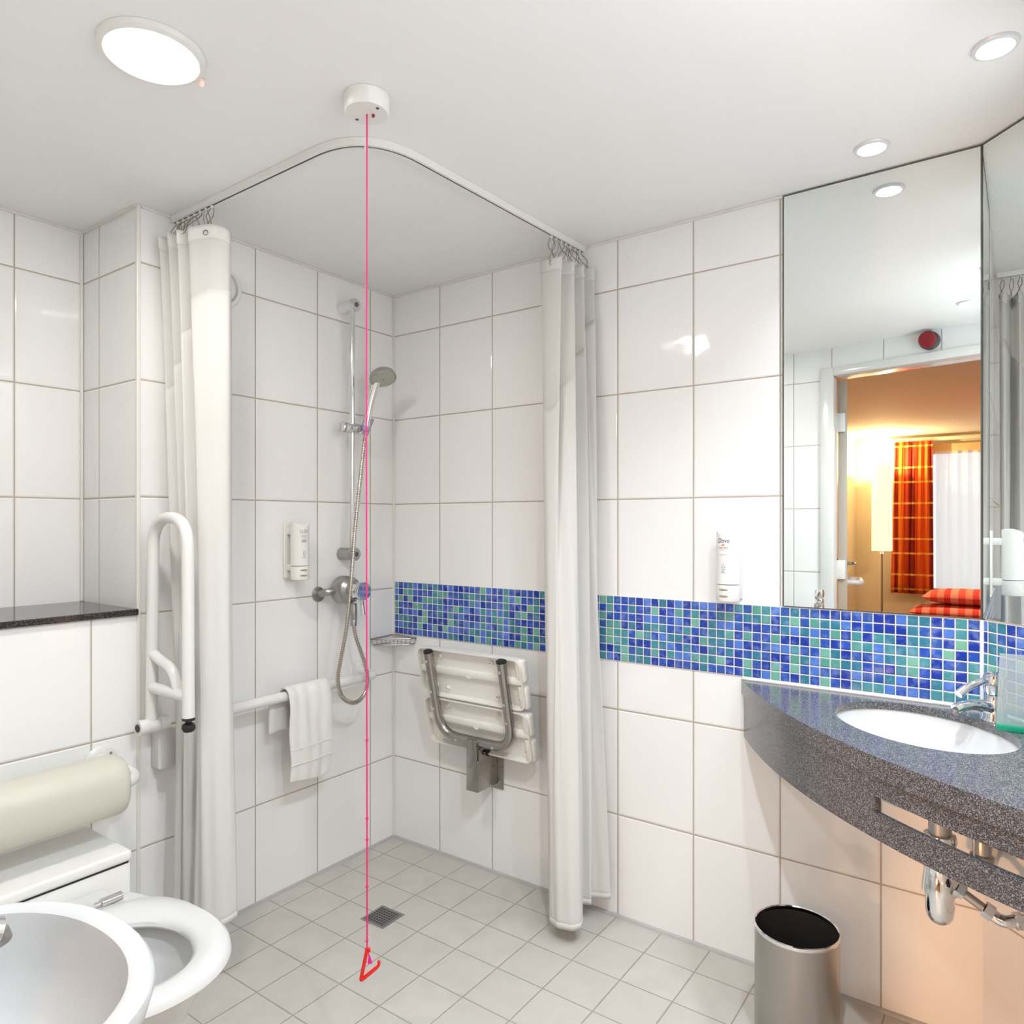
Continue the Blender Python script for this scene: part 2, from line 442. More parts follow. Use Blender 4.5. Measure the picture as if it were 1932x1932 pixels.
# floor (bathroom tiles) and bedroom carpet
struct('floor', box(-0.44, 2.2, -1.86, 0.1, -0.05, 0.0), M_FLOOR)
struct('floor', box(0.2, 4.4, -7.8, -2.12, -0.05, 0.002), M_CARPET)
struct('floor', box(-0.44, 2.2, -2.12, -1.86, -0.05, 0.0), M_FLOOR)
struct('ceiling', box(-0.5, 2.25, -1.96, 0.12, CEIL, CEIL+0.1), M_PAINT)
struct('ceiling', box(0.2, 4.4, -7.8, -1.85, BCEIL, BCEIL+0.08), M_BCEIL)
# shower wall on the left with the niche over the toilet
bm = BM()
add_box(bm, -0.44, 0.0, -2.05, -1.008, 0.0, 0.987)
struct('wall_left', bm, M_TL)
struct('wall_left', box(-0.44, 0.0, -1.006, 0.1, 0.0, CEIL), M_TL)
struct('wall_left', box(-0.44, -0.337, -2.05, -1.012, 0.987, CEIL), M_TN)
struct('wall_left', box(-0.337, -0.002, -1.010, -1.004, 0.987, CEIL), M_TS)
struct('wall_back', box(-0.1, 1.96, 0.0, 0.1, 0.0, CEIL), M_TR)
bm = BM(); add_prism(bm, [(1.96, 0), (2.09, -0.13), (2.2, -0.13), (2.2, 0.1), (1.96, 0.1)], 0, CEIL)
struct('wall_corner', bm, M_TC)
struct('wall_right', box(CXR, 2.2, -1.80, -0.13, 0, BCEIL), M_TL)
struct('wall_front', box(-0.44, 1.175, -2.06, -1.95, 0, BCEIL), M_TF)
# slanted door wall
ang = math.atan(0.208)
DM = Matrix.Translation((1.175, -1.95, 0)) @ Matrix.Rotation(ang, 4, 'Z')
DL = 0.945
o = struct('wall_door', box(0, DL, -0.115, 0, 2.05, BCEIL), M_TD); o.matrix_world = DM
o = struct('wall_door', box(0.905, DL, -0.115, -0.0, 0, 2.05), M_TD); o.matrix_world = DM
# bedroom walls
struct('wall_bedroom_left', box(0.24, 0.343, -7.8, -2.06, 0, BCEIL), M_BWALL)
struct('wall_bedroom_right', box(4.3, 4.4, -7.8, -1.85, 0, BCEIL), M_BWALL)
struct('wall_bedroom_near', box(2.2, 4.4, -1.92, -1.82, 0, BCEIL), M_BWALL)
bm = BM()
add_box(bm, 0.24, 1.10, -7.8, -7.69, 0, BCEIL); add_box(bm, 2.7, 4.4, -7.8, -7.69, 0, BCEIL)
add_box(bm, 1.10, 2.7, -7.8, -7.69, 0, 0.42); add_box(bm, 1.10, 2.7, -7.8, -7.69, 2.12, BCEIL)
struct('wall_bedroom_far', bm, M_BWALL)
# window
win = struct('window_1', box(1.10, 2.7, -7.765, -7.755, 0.42, 2.12), clear_mat('window_glass', (0.93, 0.97, 1.0), 0.9))
bm = BM()
for (a, b, c, d) in ((1.10, 1.16, 0.42, 2.12), (2.64, 2.70, 0.42, 2.12), (1.16, 2.64, 0.42, 0.48), (1.16, 2.64, 2.06, 2.12), (1.87, 1.93, 0.48, 2.06)):
    add_box(bm, a, b, -7.78, -7.71, c, d, 0.004)
struct('window_frame', bm, M_WPLAS, win)
# sealant lines, corner beads, mosaic band
def strip(name, bm, m): return struct(name, bm, m, smooth=True)
bm = BM(); add_tube(bm, [(0.001, -1.94, 0.0), (0.001, -0.004, 0.0)], 0.009, 8)
add_tube(bm, [(0.003, -0.001, 0.0), (1.955, -0.001, 0.0)], 0.009, 8); strip('baseboard_shower', bm, M_SEAL)
struct('trim_1', box(0.0, 0.007, -0.007, 0.0, 0.0, CEIL, 0.002), M_BEAD)
struct('trim_2', box(-0.008, 0.004, -1.014, -1.003, 0.0, CEIL, 0.002), M_BEAD)
struct('trim_3', box(-0.337, -0.329, -1.019, -1.011, 1.006, CEIL, 0.002), M_BEAD)
bm = BM(); add_box(bm, 0, 0.006, -1.0, 0, CEIL-0.007, CEIL-0.0005); add_box(bm, 0, 1.5, -0.006, 0, CEIL-0.007, CEIL-0.0005)
add_box(bm, -0.337, -0.33, -1.95, -1.015, CEIL-0.007, CEIL-0.0005); add_box(bm, -0.33, -0.004, -1.018, -1.011, CEIL-0.007, CEIL-0.0005)
struct('trim_4', bm, M_BEAD)
struct('trim_5', box(0.012, 1.959, -0.0035, 0.0, 0.811, 1.0165), M_MOSR)
bm = BM(); q = 0.0025
add_prism(bm, [(1.9605, -0.0005), (2.09, -0.13), (2.09-q, -0.13-q), (1.9605-q, -0.0005-q)], 0.811, 1.0165)
struct('trim_6', bm, M_MOSC)
bm = BM(); add_tube(bm, [(1.39, -0.004, 0.806), (1.958, -0.004, 0.806), (2.085, -0.131, 0.806)], 0.0045, 8)
add_tube(bm, [(1.9585, -0.0045, 0.806), (1.9585, -0.0045, 1.017)], 0.004, 8)
strip('trim_7', bm, mat('white_silicone', (0.88, 0.87, 0.85), 0.35))
struct('wall_sill', box(-0.337, 0.012, -1.95, -1.0125, 0.988, 1.0055, 0.0025), M_SILL)

# door frame, leaf and fittings (bedroom side)
bm = BM()
add_box(bm, 0.004, 0.070, -0.004, 0.014, 0, 2.048, 0.003); add_box(bm, 0.004, 0.044, -0.095, -0.004, 0, 2.012, 0.001); add_box(bm, 0.894, 0.905, -0.135, 0.014, 0, 2.048, 0.002)
add_box(bm, 0.070, 0.894, -0.135, 0.014, 2.006, 2.048, 0.003)
door = struct('door_1', bm, M_WENAM, smooth=True); door.matrix_world = DM
LM = Matrix.Translation((1.257, -2.078, 0)) @ Matrix.Rotation(math.radians(-101), 4, 'Z')
def doorpart(name, bm, m):
    bmesh.ops.transform(bm, matrix=DM.inverted() @ LM, verts=bm.verts)
    o = struct(name, bm, m, smooth=True); o.parent = door; return o
doorpart('door_leaf', box(0, 0.78, -0.022, 0.022, 0.01, 2.0, 0.002), M_DOOR)
for z in (1.78, 1.0, 0.25):
    bm = BM(); add_box(bm, -0.012, 0.003, -0.030, 0.012, z-0.05, z+0.05, 0.002); add_tube(bm, [(-0.008, -0.032, z-0.05), (-0.008, -0.032, z+0.05)], 0.007, 10)
    doorpart('door_hinge', bm, M_WPLAS)
bm = BM(); add_tube(bm, fillet([(0.45, 0.022, 0.90), (0.45, 0.10, 0.90), (0.68, 0.10, 0.90), (0.68, 0.022, 0.90)], 0.035), 0.017, 12)
doorpart('door_handle', bm, M_WPLAS)
bm = BM(); add_box(bm, 0.66, 0.70, -0.03, 0.03, 0.97, 1.03, 0.004); add_tube(bm, fillet([(0.68, 0.022, 1.0), (0.68, 0.07, 1.0), (0.56, 0.07, 1.0)], 0.02), 0.009, 10)
doorpart('door_lever', bm, M_SATIN)

# ================================================================== LIGHT FITTINGS
def area(name, loc, size, power, col, parent, spread=180, shape='DISK'):
    l = bpy.data.lights.new(name, 'AREA'); l.shape = shape; l.size = size; l.energy = power; l.color = col; l.spread = math.radians(spread)
    o = bpy.data.objects.new(name, l); COL.objects.link(o)
    o.parent = parent; o.location = Vector(loc)-parent.location
    return o
lamp = thing('ceiling_lamp', 'large round flush ceiling lamp with white rim, lit, above the toilet', 'ceiling light', (0.686, -1.327, CEIL))
part('rim', lathe([(0.078, 0.0), (0.078, -0.010), (0.084, -0.014), (0.093, -0.010), (0.094, 0.0)], (0.686, -1.327, CEIL-0.0005), (0, 0, 1), 48), M_WPLAS, lamp)
part('diffuser', lathe([(0.0, -0.012), (0.05, -0.0115), (0.0775, -0.008), (0.0775, 0.0)], (0.686, -1.327, CEIL-0.0005), (0, 0, 1), 48), M_EROUND, lamp)
area('lamp_light', (0.686, -1.327, CEIL-0.018), 0.15, P_ROUND, WHITE_WARM, lamp)
def downlight(x, y, label, power, group='recessed downlights over the vanity'):
    t = thing('downlight', label, 'ceiling light', (x, y, CEIL), group)
    part('bezel', lathe([(0.026, 0.0), (0.027, -0.003), (0.032, -0.006), (0.038, -0.004), (0.040, 0.0)], (x, y, CEIL-0.0005), seg=40), mat('bezel_grey', (0.74, 0.76, 0.78), 0.3, 0.2), t)
    part('lens', lathe([(0.0, -0.002), (0.026, -0.002), (0.026, 0.0)], (x, y, CEIL-0.0005), seg=32), M_ESPOT, t)
    area('downlight_light', (x, y, CEIL-0.010), 0.05, power, WHITE_COOL, t, 95 if power < 5 else 140)
    return t
downlight(1.742, -0.140, 'small lit recessed downlight close to the top edge of the large mirror', P_SPOT)
downlight(1.995, -0.405, 'small lit recessed downlight at the top right corner of the photo', P_SPOT)
downlight(1.853, -1.43, 'small lit recessed downlight near the door, seen only in the mirror', P_NEAR*1.25)
downlight(1.95, -1.0, 'added unseen recessed downlight beside the right wall, fill light between the vanity and the door', P_NEAR*0.6)  # unseen extra downlight, added to spread the light near the door

# status light beside the big lamp
t = thing('indicator_light', 'tiny red indicator light on a clear base beside the big round ceiling lamp', 'indicator light', (0.679, -1.222, CEIL))
part('base', lathe([(0.010, 0), (0.010, -0.002), (0.005, -0.004), (0.005, 0)], (0.679, -1.222, CEIL-0.0005), seg=20), M_WPLAS, t)
part('bulb', lathe([(0.0045, -0.004), (0.0045, -0.009), (0.003, -0.012), (0, -0.013)], (0.679, -1.222, CEIL-0.0005), seg=16), M_ELED, t, 'glowing red bulb')

# ================================================================== MIRRORS
t = thing('wall_mirror', 'large rectangular frameless mirror over the mosaic band, reflecting the open door', 'mirror', (1.73, -0.003, 1.02))
part('glass', box(1.503, 1.955, -0.006, -0.001, 1.0205, CEIL-0.006), M_MIRROR, t, smooth=False)
bm = BM(); add_box(bm, 1.4995, 1.503, -0.0065, -0.001, 1.0185, CEIL-0.003); add_box(bm, 1.503, 1.955, -0.0065, -0.001, CEIL-0.006, CEIL-0.003)
add_box(bm, 1.503, 1.955, -0.0065, -0.001, 1.0185, 1.0205); add_box(bm, 1.955, 1.9575, -0.0065, -0.001, 1.0185, CEIL-0.003)
part('edge_strip', bm, M_MEDGE, t, smooth=False)
t = thing('wall_mirror', 'narrow angled mirror panel at the right edge of the photo, reflecting the shower curtain', 'mirror', (2.02, -0.065, 1.02))
RM = Matrix.Translation((1.96, 0, 0)) @ Matrix.Rotation(-PI/4, 4, 'Z')
part('glass', box(0.006, 0.182, -0.006, -0.001, 1.0205, CEIL-0.006, mtx=RM), M_MIRROR, t, smooth=False)
bm = BM(); add_box(bm, 0.003, 0.006, -0.0065, -0.001, 1.0185, CEIL-0.003, mtx=RM); add_box(bm, 0.006, 0.182, -0.0065, -0.001, CEIL-0.006, CEIL-0.003, mtx=RM)
part('edge_strip', bm, M_MEDGE, t, smooth=False)

# ================================================================== VANITY
ACX, ACY, AR = 2.7936, 0.7028, 1.575
def arc_pts(r, x_end, n=40, ystart=-0.002):
    a0 = math.atan2(-math.sqrt(max(r*r-(0, 0)[0], 0)), 0)
    # start where the arc meets the back wall (y = ystart), end at x = x_end
    xs = ACX-math.sqrt(r*r-(ystart-ACY)**2); A0 = math.atan2(ystart-ACY, xs-ACX)
    ye = ACY-math.sqrt(r*r-(x_end-ACX)**2); A1 = math.atan2(ye-ACY, x_end-ACX)
    A0 %= 2*PI; A1 %= 2*PI
    return [(ACX+r*math.cos(A0+(A1-A0)*k/n), ACY+r*math.sin(A0+(A1-A0)*k/n)) for k in range(n+1)]
BCX, BCY = 1.853, -0.231            # basin centre; long axis runs along (1,-1)
def basin_loop(a, b, z, n=56, grow=0.0):
    c = math.sqrt(0.5); out = []
    for k in range(n):
        t = 2*PI*k/n; u = (a+grow)*math.cos(t); v = (b+grow)*math.sin(t)
        out.append((BCX+u*c-v*c, BCY-u*c-v*c, z))
    return out
van = thing('vanity_counter', 'curved dark speckled granite washbasin counter in the corner under the mirrors', 'counter', (1.75, -0.2, 0.76))
outer = arc_pts(AR, 2.088)+[(2.088, -0.132), (1.9592, -0.003)]
inner = [(p[0], p[1]) for p in basin_loop(0.2045, 0.1555, 0)]
bm = BM()
ov = [bm.verts.new((x, y, 0.803)) for x, y in outer]; iv = [bm.verts.new((x, y, 0.803)) for x, y in inner]
es = [bm.edges.new((ov[i], ov[(i+1) % len(ov)])) for i in range(len(ov))]+[bm.edges.new((iv[i], iv[(i+1) % len(iv)])) for i in range(len(iv))]
bmesh.ops.triangle_fill(bm, edges=es, use_beauty=True)
r = bmesh.ops.extrude_face_region(bm, geom=list(bm.faces))
bmesh.ops.translate(bm, vec=(0, 0, -0.018), verts=[g for g in r['geom'] if isinstance(g, bmesh.types.BMVert)])
lo = arc_pts(AR, 2.088); li = arc_pts(AR-0.03, 2.088)
add_prism(bm, lo+li[::-1], 0.763, 0.785)
part('worktop', bm, M_GRAN, van)
# apron with the towel slot
n = 60
fo = arc_pts(AR-0.006, 2.086, n); fi = arc_pts(AR-0.022, 2.086, n)
zs = [0.642, 0.6905, 0.7245, 0.763]
bm = BM(); g = [[[bm.verts.new((*F[i], z)) for z in zs] for F in (fo, fi)] for i in range(n+1)]
slot = [1.805 < fo[i][0] and 1.805 < fo[i+1][0] < 2.074 for i in range(n)]
for i in range(n):
    for s in (0, 1):
        for k in range(3):
            if k == 1 and slot[i]: continue
            bm.faces.new((g[i][s][k], g[i+1][s][k], g[i+1][s][k+1], g[i][s][k+1]))
    for k in (0, 3): bm.faces.new((g[i][0][k], g[i+1][0][k], g[i+1][1][k], g[i][1][k]))
    if slot[i]:
        for k in (1, 2): bm.faces.new((g[i][0][k], g[i+1][0][k], g[i+1][1][k], g[i][1][k]))
        for j, other in ((i, i-1), (i+1, i+1)):
            if other < 0 or other >= n or not slot[other]: bm.faces.new((g[j][0][1], g[j][0][2], g[j][1][2], g[j][1][1]))
for j in (0, n):
    for k in range(3): bm.faces.new((g[j][0][k], g[j][0][k+1], g[j][1][k+1], g[j][1][k]))
ap = part('apron', bm, M_GRAN, van)
# undermounted basin
t = thing('wash_basin', 'oval white undermounted washbasin set into the granite counter', 'basin', (BCX, BCY, 0.65))
loops = [basin_loop(0.2045, 0.1555, 0.7845, grow=0.020), basin_loop(0.2045, 0.1555, 0.7845, grow=0.003), basin_loop(0.2045, 0.1555, 0.765, grow=0.0)]
for f, z in ((0.97, 0.742), (0.90, 0.708), (0.78, 0.675), (0.58, 0.655), (0.30, 0.648), (0.12, 0.646)): loops.append(basin_loop(0.2045*f, 0.1555*f, z))
lo2 = [basin_loop(0.2045*f, 0.1555*f, z-0.012) for f, z in ((0.12, 0.646), (0.32, 0.648), (0.62, 0.655), (0.84, 0.672), (0.96, 0.70), (1.03, 0.73))]
bm = BM(); add_loft(bm, loops+lo2+[basin_loop(0.2045, 0.1555, 0.774, grow=0.020)], False, False)
vs = list(bm.verts); L = len(loops[0]); R0 = vs[:L]; R1 = vs[-L:]
for k in range(L): bm.faces.new((R0[k], R0[(k+1) % L], R1[(k+1) % L], R1[k]))
part('bowl', bm, M_CERAM, t)
part('waste_plug', lathe([(0.0, 0.004), (0.018, 0.003), (0.026, 0.0), (0.026, -0.010)], (BCX, BCY, 0.6475), seg=28), M_CHROME, t)
# mixer tap
def mixer(base, d, label, s=1.0, cat='tap'):
    b = Vector(base); d = Vector(d).normalized(); up = Vector((0, 0, 1))
    t = thing('mixer_tap', label, cat, base)
    P = lambda a, h: tuple(b+d*a*s+up*h*s)
    bm = BM(); add_lathe(bm, [(0.027, 0), (0.027, 0.004), (0.024, 0.008), (0.022, 0.03), (0.021, 0.052), (0.018, 0.058)], P(0, 0), seg=28)
    path = smooth_path([P(0.0, 0.028), P(0.03, 0.040), P(0.065, 0.046), P(0.10, 0.043), P(0.122, 0.036)], 5)
    add_tube(bm, path, [0.020*s]*4+[0.017*s]*4+[0.014*s]*(len(path)-8), 18)
    part('spout', bm, M_CHROME, t)
    bm = BM(); add_lathe(bm, [(0.011*s, 0), (0.011*s, 0.010*s), (0.010*s, 0.012*s)], P(0.120, 0.034), tuple(d*0.35-up), 20)
    part('aerator', bm, M_SATIN, t)
    bm = BM(); add_lathe(bm, [(0.0185, 0.060), (0.021, 0.066), (0.0235, 0.080), (0.024, 0.094), (0.020, 0.104), (0.010, 0.109), (0, 0.110)], P(0, 0), seg=28)
    path = smooth_path([P(-0.008, 0.100), P(0.02, 0.108), P(0.05, 0.105), P(0.085, 0.092), P(0.112, 0.076)], 5)
    add_tube(bm, path, [0.008*s+0.004*s*i/len(path) for i in range(len(path))], 14, sq=1.0)
    part('lever', bm, M_CHROME, t)
    return t
mixer((1.9856, -0.0976, 0.803), (-1, -1, 0), 'chrome single lever mixer tap behind the oval basin in the counter', 0.83)
# clear acrylic stand on a green base
t = thing('acrylic_stand', 'clear upright acrylic holder on a green base beside the mixer tap', 'holder', (2.05, -0.165, 0.803))
SM = Matrix.Translation((1.990, -0.166, 0)) @ Matrix.Rotation(math.radians(3), 4, 'Z')
part('base', box(0.0, 0.092, -0.020, 0.014, 0.8035, 0.8165, 0.001, mtx=SM), M_GREEN, t, 'green acrylic base block')
bm = BM()
def slant(x0, x1, y0, y1, z0, z1, sh, th=0.003):
    vs = add_box(bm, x0, x1, y0, y0+th, z0, z1)
    for v in vs:
        f = (v.co.z-z0)/(z1-z0); v.co.y += (y1-y0)*f; v.co.x += sh*f*(1 if v.co.x < (x0+x1)/2 else -1)
    bmesh.ops.transform(bm, matrix=SM, verts=vs)
slant(0.0, 0.092, -0.018, -0.006, 0.8165, 0.966, 0.006)
slant(0.0, 0.092, 0.010, -0.001, 0.8165, 0.966, 0.006)
part('panel', bm, M_CLEAR, t, 'two clear leaning panels')

# bottle trap and pipes under the basin
t = thing('bottle_trap', 'chrome bottle trap hanging under the oval basin', 'trap', (1.885, -0.245, 0.40))
TX, TY = 1.893, -0.264
part('tailpiece', lathe([(0.022, 0.585), (0.022, 0.63), (0.030, 0.632), (0.034, 0.636), (0.034, 0.640)], (TX, TY, 0), seg=32), M_SATIN, t)
part('nut', lathe([(0.024, 0.560), (0.030, 0.562), (0.032, 0.572), (0.030, 0.584), (0.024, 0.586)], (TX, TY, 0), seg=32), M_CHROME, t)
part('neck', lathe([(0.013, 0.50), (0.013, 0.562)], (TX, TY, 0), seg=24), M_CHROME, t)
bm = BM(); add_lathe(bm, [(0.016, 0.545), (0.026, 0.535), (0.034, 0.475), (0.0345, 0.462), (0.030, 0.460)], (TX, TY, 0), seg=36)
part('cover', bm, M_CHROME, t)
part('cup', lathe([(0.0, 0.392), (0.010, 0.393), (0.020, 0.400), (0.026, 0.412), (0.028, 0.430), (0.028, 0.462)], (TX, TY, 0), seg=36), M_CHROME, t)
bm = BM(); add_tube(bm, fillet([(TX+0.01, TY+0.005, 0.492), (TX+0.075, TY+0.04, 0.492), (1.985, -0.03, 0.492)], 0.03), 0.016, 18)
part('outlet_pipe', bm, M_CHROME, t)
t = thing('supply_pipe', 'chrome water pipe with elbow and compression nuts below the counter at the right edge', 'pipe', (1.98, -0.30, 0.45))
bm = BM(); add_tube(bm, [(1.930, -0.301, 0.491), (1.985, -0.300, 0.459)], 0.009, 14)
part('pipe', bm, M_SATIN, t)
def nutp(p, d, r, h):
    part('nut', lathe([(r*0.85, -h/2), (r, -h*0.4), (r, h*0.4), (r*0.85, h/2)], p, d, 6 if r > 0.014 else 16), M_CHROME, t)
dd = (0.055, 0.0, -0.030)
nutp((1.932, -0.301, 0.490), dd, 0.015, 0.018); nutp((1.980, -0.300, 0.462), dd, 0.016, 0.020)
bm = BM(); add_tube(bm, smooth_path([(1.984, -0.300, 0.460), (1.998, -0.303, 0.453), (2.012, -0.302, 0.452), (2.030, -0.292, 0.455), (2.086, -0.262, 0.462)], 6), 0.012, 16)
part('elbow', bm, M_CHROME, t)
nutp((2.030, -0.292, 0.455), (1, 0.5, 0.1), 0.0165, 0.018)
t = thing('isolation_valve', 'small chrome isolation valve on the riser pipe behind the counter slot', 'valve', (1.955, -0.195, 0.55))
part('body', lathe([(0.012, 0.528), (0.021, 0.532), (0.022, 0.558), (0.017, 0.562), (0.017, 0.585), (0.015, 0.59), (0.015, 0.62)], (1.968, -0.262, 0), seg=20), M_SATIN, t)
part('riser', lathe([(0.008, 0.50), (0.008, 0.632)], (1.968, -0.262, 0), seg=14), M_SATIN, t)
part('lever', box(1.954, 1.957, -0.289, -0.283, 0.545, 0.60, 0.001), M_SATIN, t)
bm = BM(); add_tube(bm, [(1.968, -0.262, 0.516), (2.087, -0.262, 0.516)], 0.010, 12)
part('branch', bm, M_SATIN, t)
for yy in (-0.215, -0.29):
    o = single('pipe_flange', lathe([(0.028, 0.0), (0.028, 0.002), (0.020, 0.008), (0.012, 0.010)], (CXR-0.0005, yy, 0.56 if yy > -0.25 else 0.565), (-1, 0, 0), 28), M_CHROME,
               'round chrome pipe flange on the wall seen through the counter slot, %s one' % ('farther' if yy > -0.25 else 'nearer'), 'flange', 'pipe flanges under the counter')

# ================================================================== WALL DISPENSERS
def dispenser(kind):
    # local frame: +u along wall, +n out of the wall
    if kind == 'L': base = Vector((0.0, -0.500, 0)); U = Vector((0, 1, 0)); N = Vector((1, 0, 0)); zt, zb = 1.262, 1.058; lab = 'white shampoo and shower gel pump bottle with gold lettering beside the shower riser'
    else: base = Vector((1.366, 0.0, 0)); U = Vector((1, 0, 0)); N = Vector((0, -1, 0)); zt, zb = 1.240, 1.030; lab = 'white cream wash pump bottle with navy lettering above the mosaic near the mirror'
    t = thing('soap_dispenser', lab, 'soap dispenser', tuple(base+N*0.001+Vector((0, 0, zb))), 'wall mounted pump bottles')
    M4 = Matrix(((U.x, N.x, 0, base.x), (U.y, N.y, 0, base.y), (0, 0, 1, 0), (0, 0, 0, 1)))
    def P(name, bm, m, lab=None, par=None, smooth=True):
        bmesh.ops.transform(bm, matrix=M4, verts=bm.verts); return part(name, bm, m, par or t, lab, smooth)
    bm = box(-0.024, 0.024, 0.001, 0.010, zb+0.002, zt-0.016, 0.003); 
    for z in (zb+0.150, zb+0.028):
        add_box(bm, -0.016, 0.016, 0.008, 0.036, z, z+0.022, 0.004)
    P('bracket', bm, M_CREAMPL if kind == 'L' else M_WPLAS)
    nc = 0.060; r = 0.0315; seg = 36
    bm = BM(); zc = zb+0.046
    ring0 = [(r*math.cos(2*PI*k/seg), nc+r*0.92*math.sin(2*PI*k/seg), zc+0.0012) for k in range(seg)]
    ring1 = []
    for k in range(seg):
        s = math.sin(2*PI*k/seg)       # +1 = front of the bottle
        c = abs(math.cos(2*PI*k/seg))
        ring1.append((r*math.cos(2*PI*k/seg), nc+r*0.92*s, zt-0.013-0.013*max(s, 0)*(1-c**2)-0.0*c))
    ring2 = [(x*0.5, nc+(y-nc)*0.5-0.004, z*0.5+(zt-0.001)*0.5-0.003) for x, y, z in ring1]
    add_loft(bm, [ring0, ring1, ring2], True, True)
    bottle = P('bottle', bm, M_WPLAS)
    bm = BM(); add_loft(bm, [[(x*0.96, nc+(y-nc)*0.96, zb) for x, y, z in ring0], [(x, y, zb+0.003) for x, y, z in ring0], [(x, y, zc-0.001) for x, y, z in ring0]])
    base_o = P('dispensing_cap', bm, M_CREAMPL if kind == 'L' else M_WPLAS)
    def bend(bm, cu, z, out=0.0008):
        if len(bm.faces):
            bmesh.ops.triangulate(bm, faces=bm.faces); bmesh.ops.subdivide_edges(bm, edges=[e for e in bm.edges if abs(e.verts[0].co.x-e.verts[1].co.x) > 0.004], cuts=3)
        for v in bm.verts:
            u = v.co.x+cu; a = u/r
            v.co = Vector((r*math.sin(a), nc+(r*0.92+out)*math.cos(a), z+v.co.y))
        return bm
    sgn = -1 if kind == 'D' else -1
    cu = -0.004 if kind == 'D' else -0.005
    if kind == 'D':
        bm = text_bm('Dove', 0.0190, 0.22, 0.84)
        for v in bm.verts: v.co.x *= 1
        P('brand_lettering', bend(bm, cu, zt-0.042), M_NAVY)
        bm = BM(); add_lathe(bm, [(0, 0), (0.001, 0)], (0, 0, 0)) if False else None
        vs = [bm.verts.new((0.0045*math.cos(a)*(1+0.3*math.cos(2*a)), 0.0022*math.sin(a)+0.0008*math.cos(a), 0)) for a in [2*PI*k/14 for k in range(14)]]; bm.faces.new(vs)
        P('bird_mark', bend(bm, cu, zt-0.0535), M_ORANGEP)
        P('product_lettering', bend(text_bm('Cream Wash', 0.0064, 0, 0.86), cu, zt-0.0610), M_NAVY)
        for i, (wd, z) in enumerate(((0.024, 0.0655), (0.013, 0.0680), (0.022, 0.0790), (0.022, 0.0812))):
            bm = BM(); k = 10; vs = [bm.verts.new((-wd/2+wd*i2/k, -0.0006, 0)) for i2 in range(k+1)]; vt = [bm.verts.new((-wd/2+wd*i2/k, 0.0003, 0)) for i2 in range(k+1)]
            for i2 in range(k): bm.faces.new((vs[i2], vs[i2+1], vt[i2+1], vt[i2]))
            P('small_print', bend(bm, cu, zt-z), M_PALEP)
        pc = M_NAVY
    else:
        P('brand_lettering', bend(text_bm('LUX', 0.0170, 0, 0.90), cu, zt-0.043), M_GOLD)
        P('product_lettering', bend(text_bm('Shampoo &', 0.0050, 0, 0.9), cu, zt-0.0565), M_GOLD)
        P('product_lettering', bend(text_bm('Shower gel', 0.0050, 0, 0.9), cu, zt-0.0615), M_GOLD)
        for z in (0.0705, 0.0730, 0.0755, 0.0780):
            wd = 0.018; bm = BM(); k = 8; vs = [bm.verts.new((-wd/2+wd*i2/k, -0.0006, 0)) for i2 in range(k+1)]; vt = [bm.verts.new((-wd/2+wd*i2/k, 0.0004, 0)) for i2 in range(k+1)]
            for i2 in range(k): bm.faces.new((vs[i2], vs[i2+1], vt[i2+1], vt[i2]))
            P('small_print', bend(bm, cu, zt-z), M_GREYP)
        pc = M_GREYP
    # pressing-hand pictogram
    bm = BM(); z0 = zt-0.122
    def seg2(a, b, wd=0.0004):
        a = Vector((*a, 0)); b = Vector((*b, 0)); d = (b-a).normalized(); nn = Vector((-d.y, d.x, 0))*wd
        bm.faces.new([bm.verts.new(q) for q in (a+nn, a-nn, b-nn, b+nn)])
    for a, b in (((-0.003, 0.012), (-0.003, 0.0)), ((0.003, 0.012), (0.003, 0.0)), ((-0.003, 0.012), (0, 0.0145)), ((0, 0.0145), (0.003, 0.012)), ((-0.0015, 0.0), (-0.0015, -0.004)), ((0.0015, 0), (0.0015, -0.004)),
                 ((-0.003, 0), (0.003, 0)), ((0.003, 0.009), (0.009, 0.006)), ((0.003, 0.003), (0.009, 0.001)), ((-0.004, -0.005), (-0.006, -0.011)), ((0.0035, -0.005), (0.006, -0.011))): seg2(a, b)
    for sx0, sx1, sz0, sz1 in ((-0.0015, 0.0015, -0.0085, -0.0055), (-0.0035, -0.001, 0.005, 0.008)):
        bm.faces.new([bm.verts.new((x, y, 0)) for x, y in ((sx0, sz0), (sx1, sz0), (sx1, sz1), (sx0, sz1))])
    P('pictogram', bend(bm, cu, z0), pc)
    # thumb recess line and slots in the cap
    for z in (zb+0.014, zb+0.032):
        bm = BM(); k = 20
        vs = [bm.verts.new((0.0140*math.cos(2*PI*i/k), 0.0030*math.sin(2*PI*i/k), 0)) for i in range(k)]; bm.faces.new(vs)
        bmesh.ops.triangulate(bm, faces=bm.faces)
        bmesh.ops.subdivide_edges(bm, edges=bm.edges, cuts=1)
        P('finger_slot', bend(bm, cu, z, 0.0006), M_SLOT, par=None)
    bm = BM(); k = 12
    for i in range(k):
        a0 = -0.012+0.024*i/k; a1 = -0.012+0.024*(i+1)/k; h = lambda q: -0.002*(1-(q/0.012)**2)
        bm.faces.new([bm.verts.new(v) for v in ((a0, h(a0)-0.0004, 0), (a1, h(a1)-0.0004, 0), (a1, h(a1)+0.0004, 0), (a0, h(a0)+0.0004, 0))])
    P('press_ridge', bend(bm, cu, zt-0.098, 0.0005), M_CREAMPL)
dispenser('L'); dispenser('D')

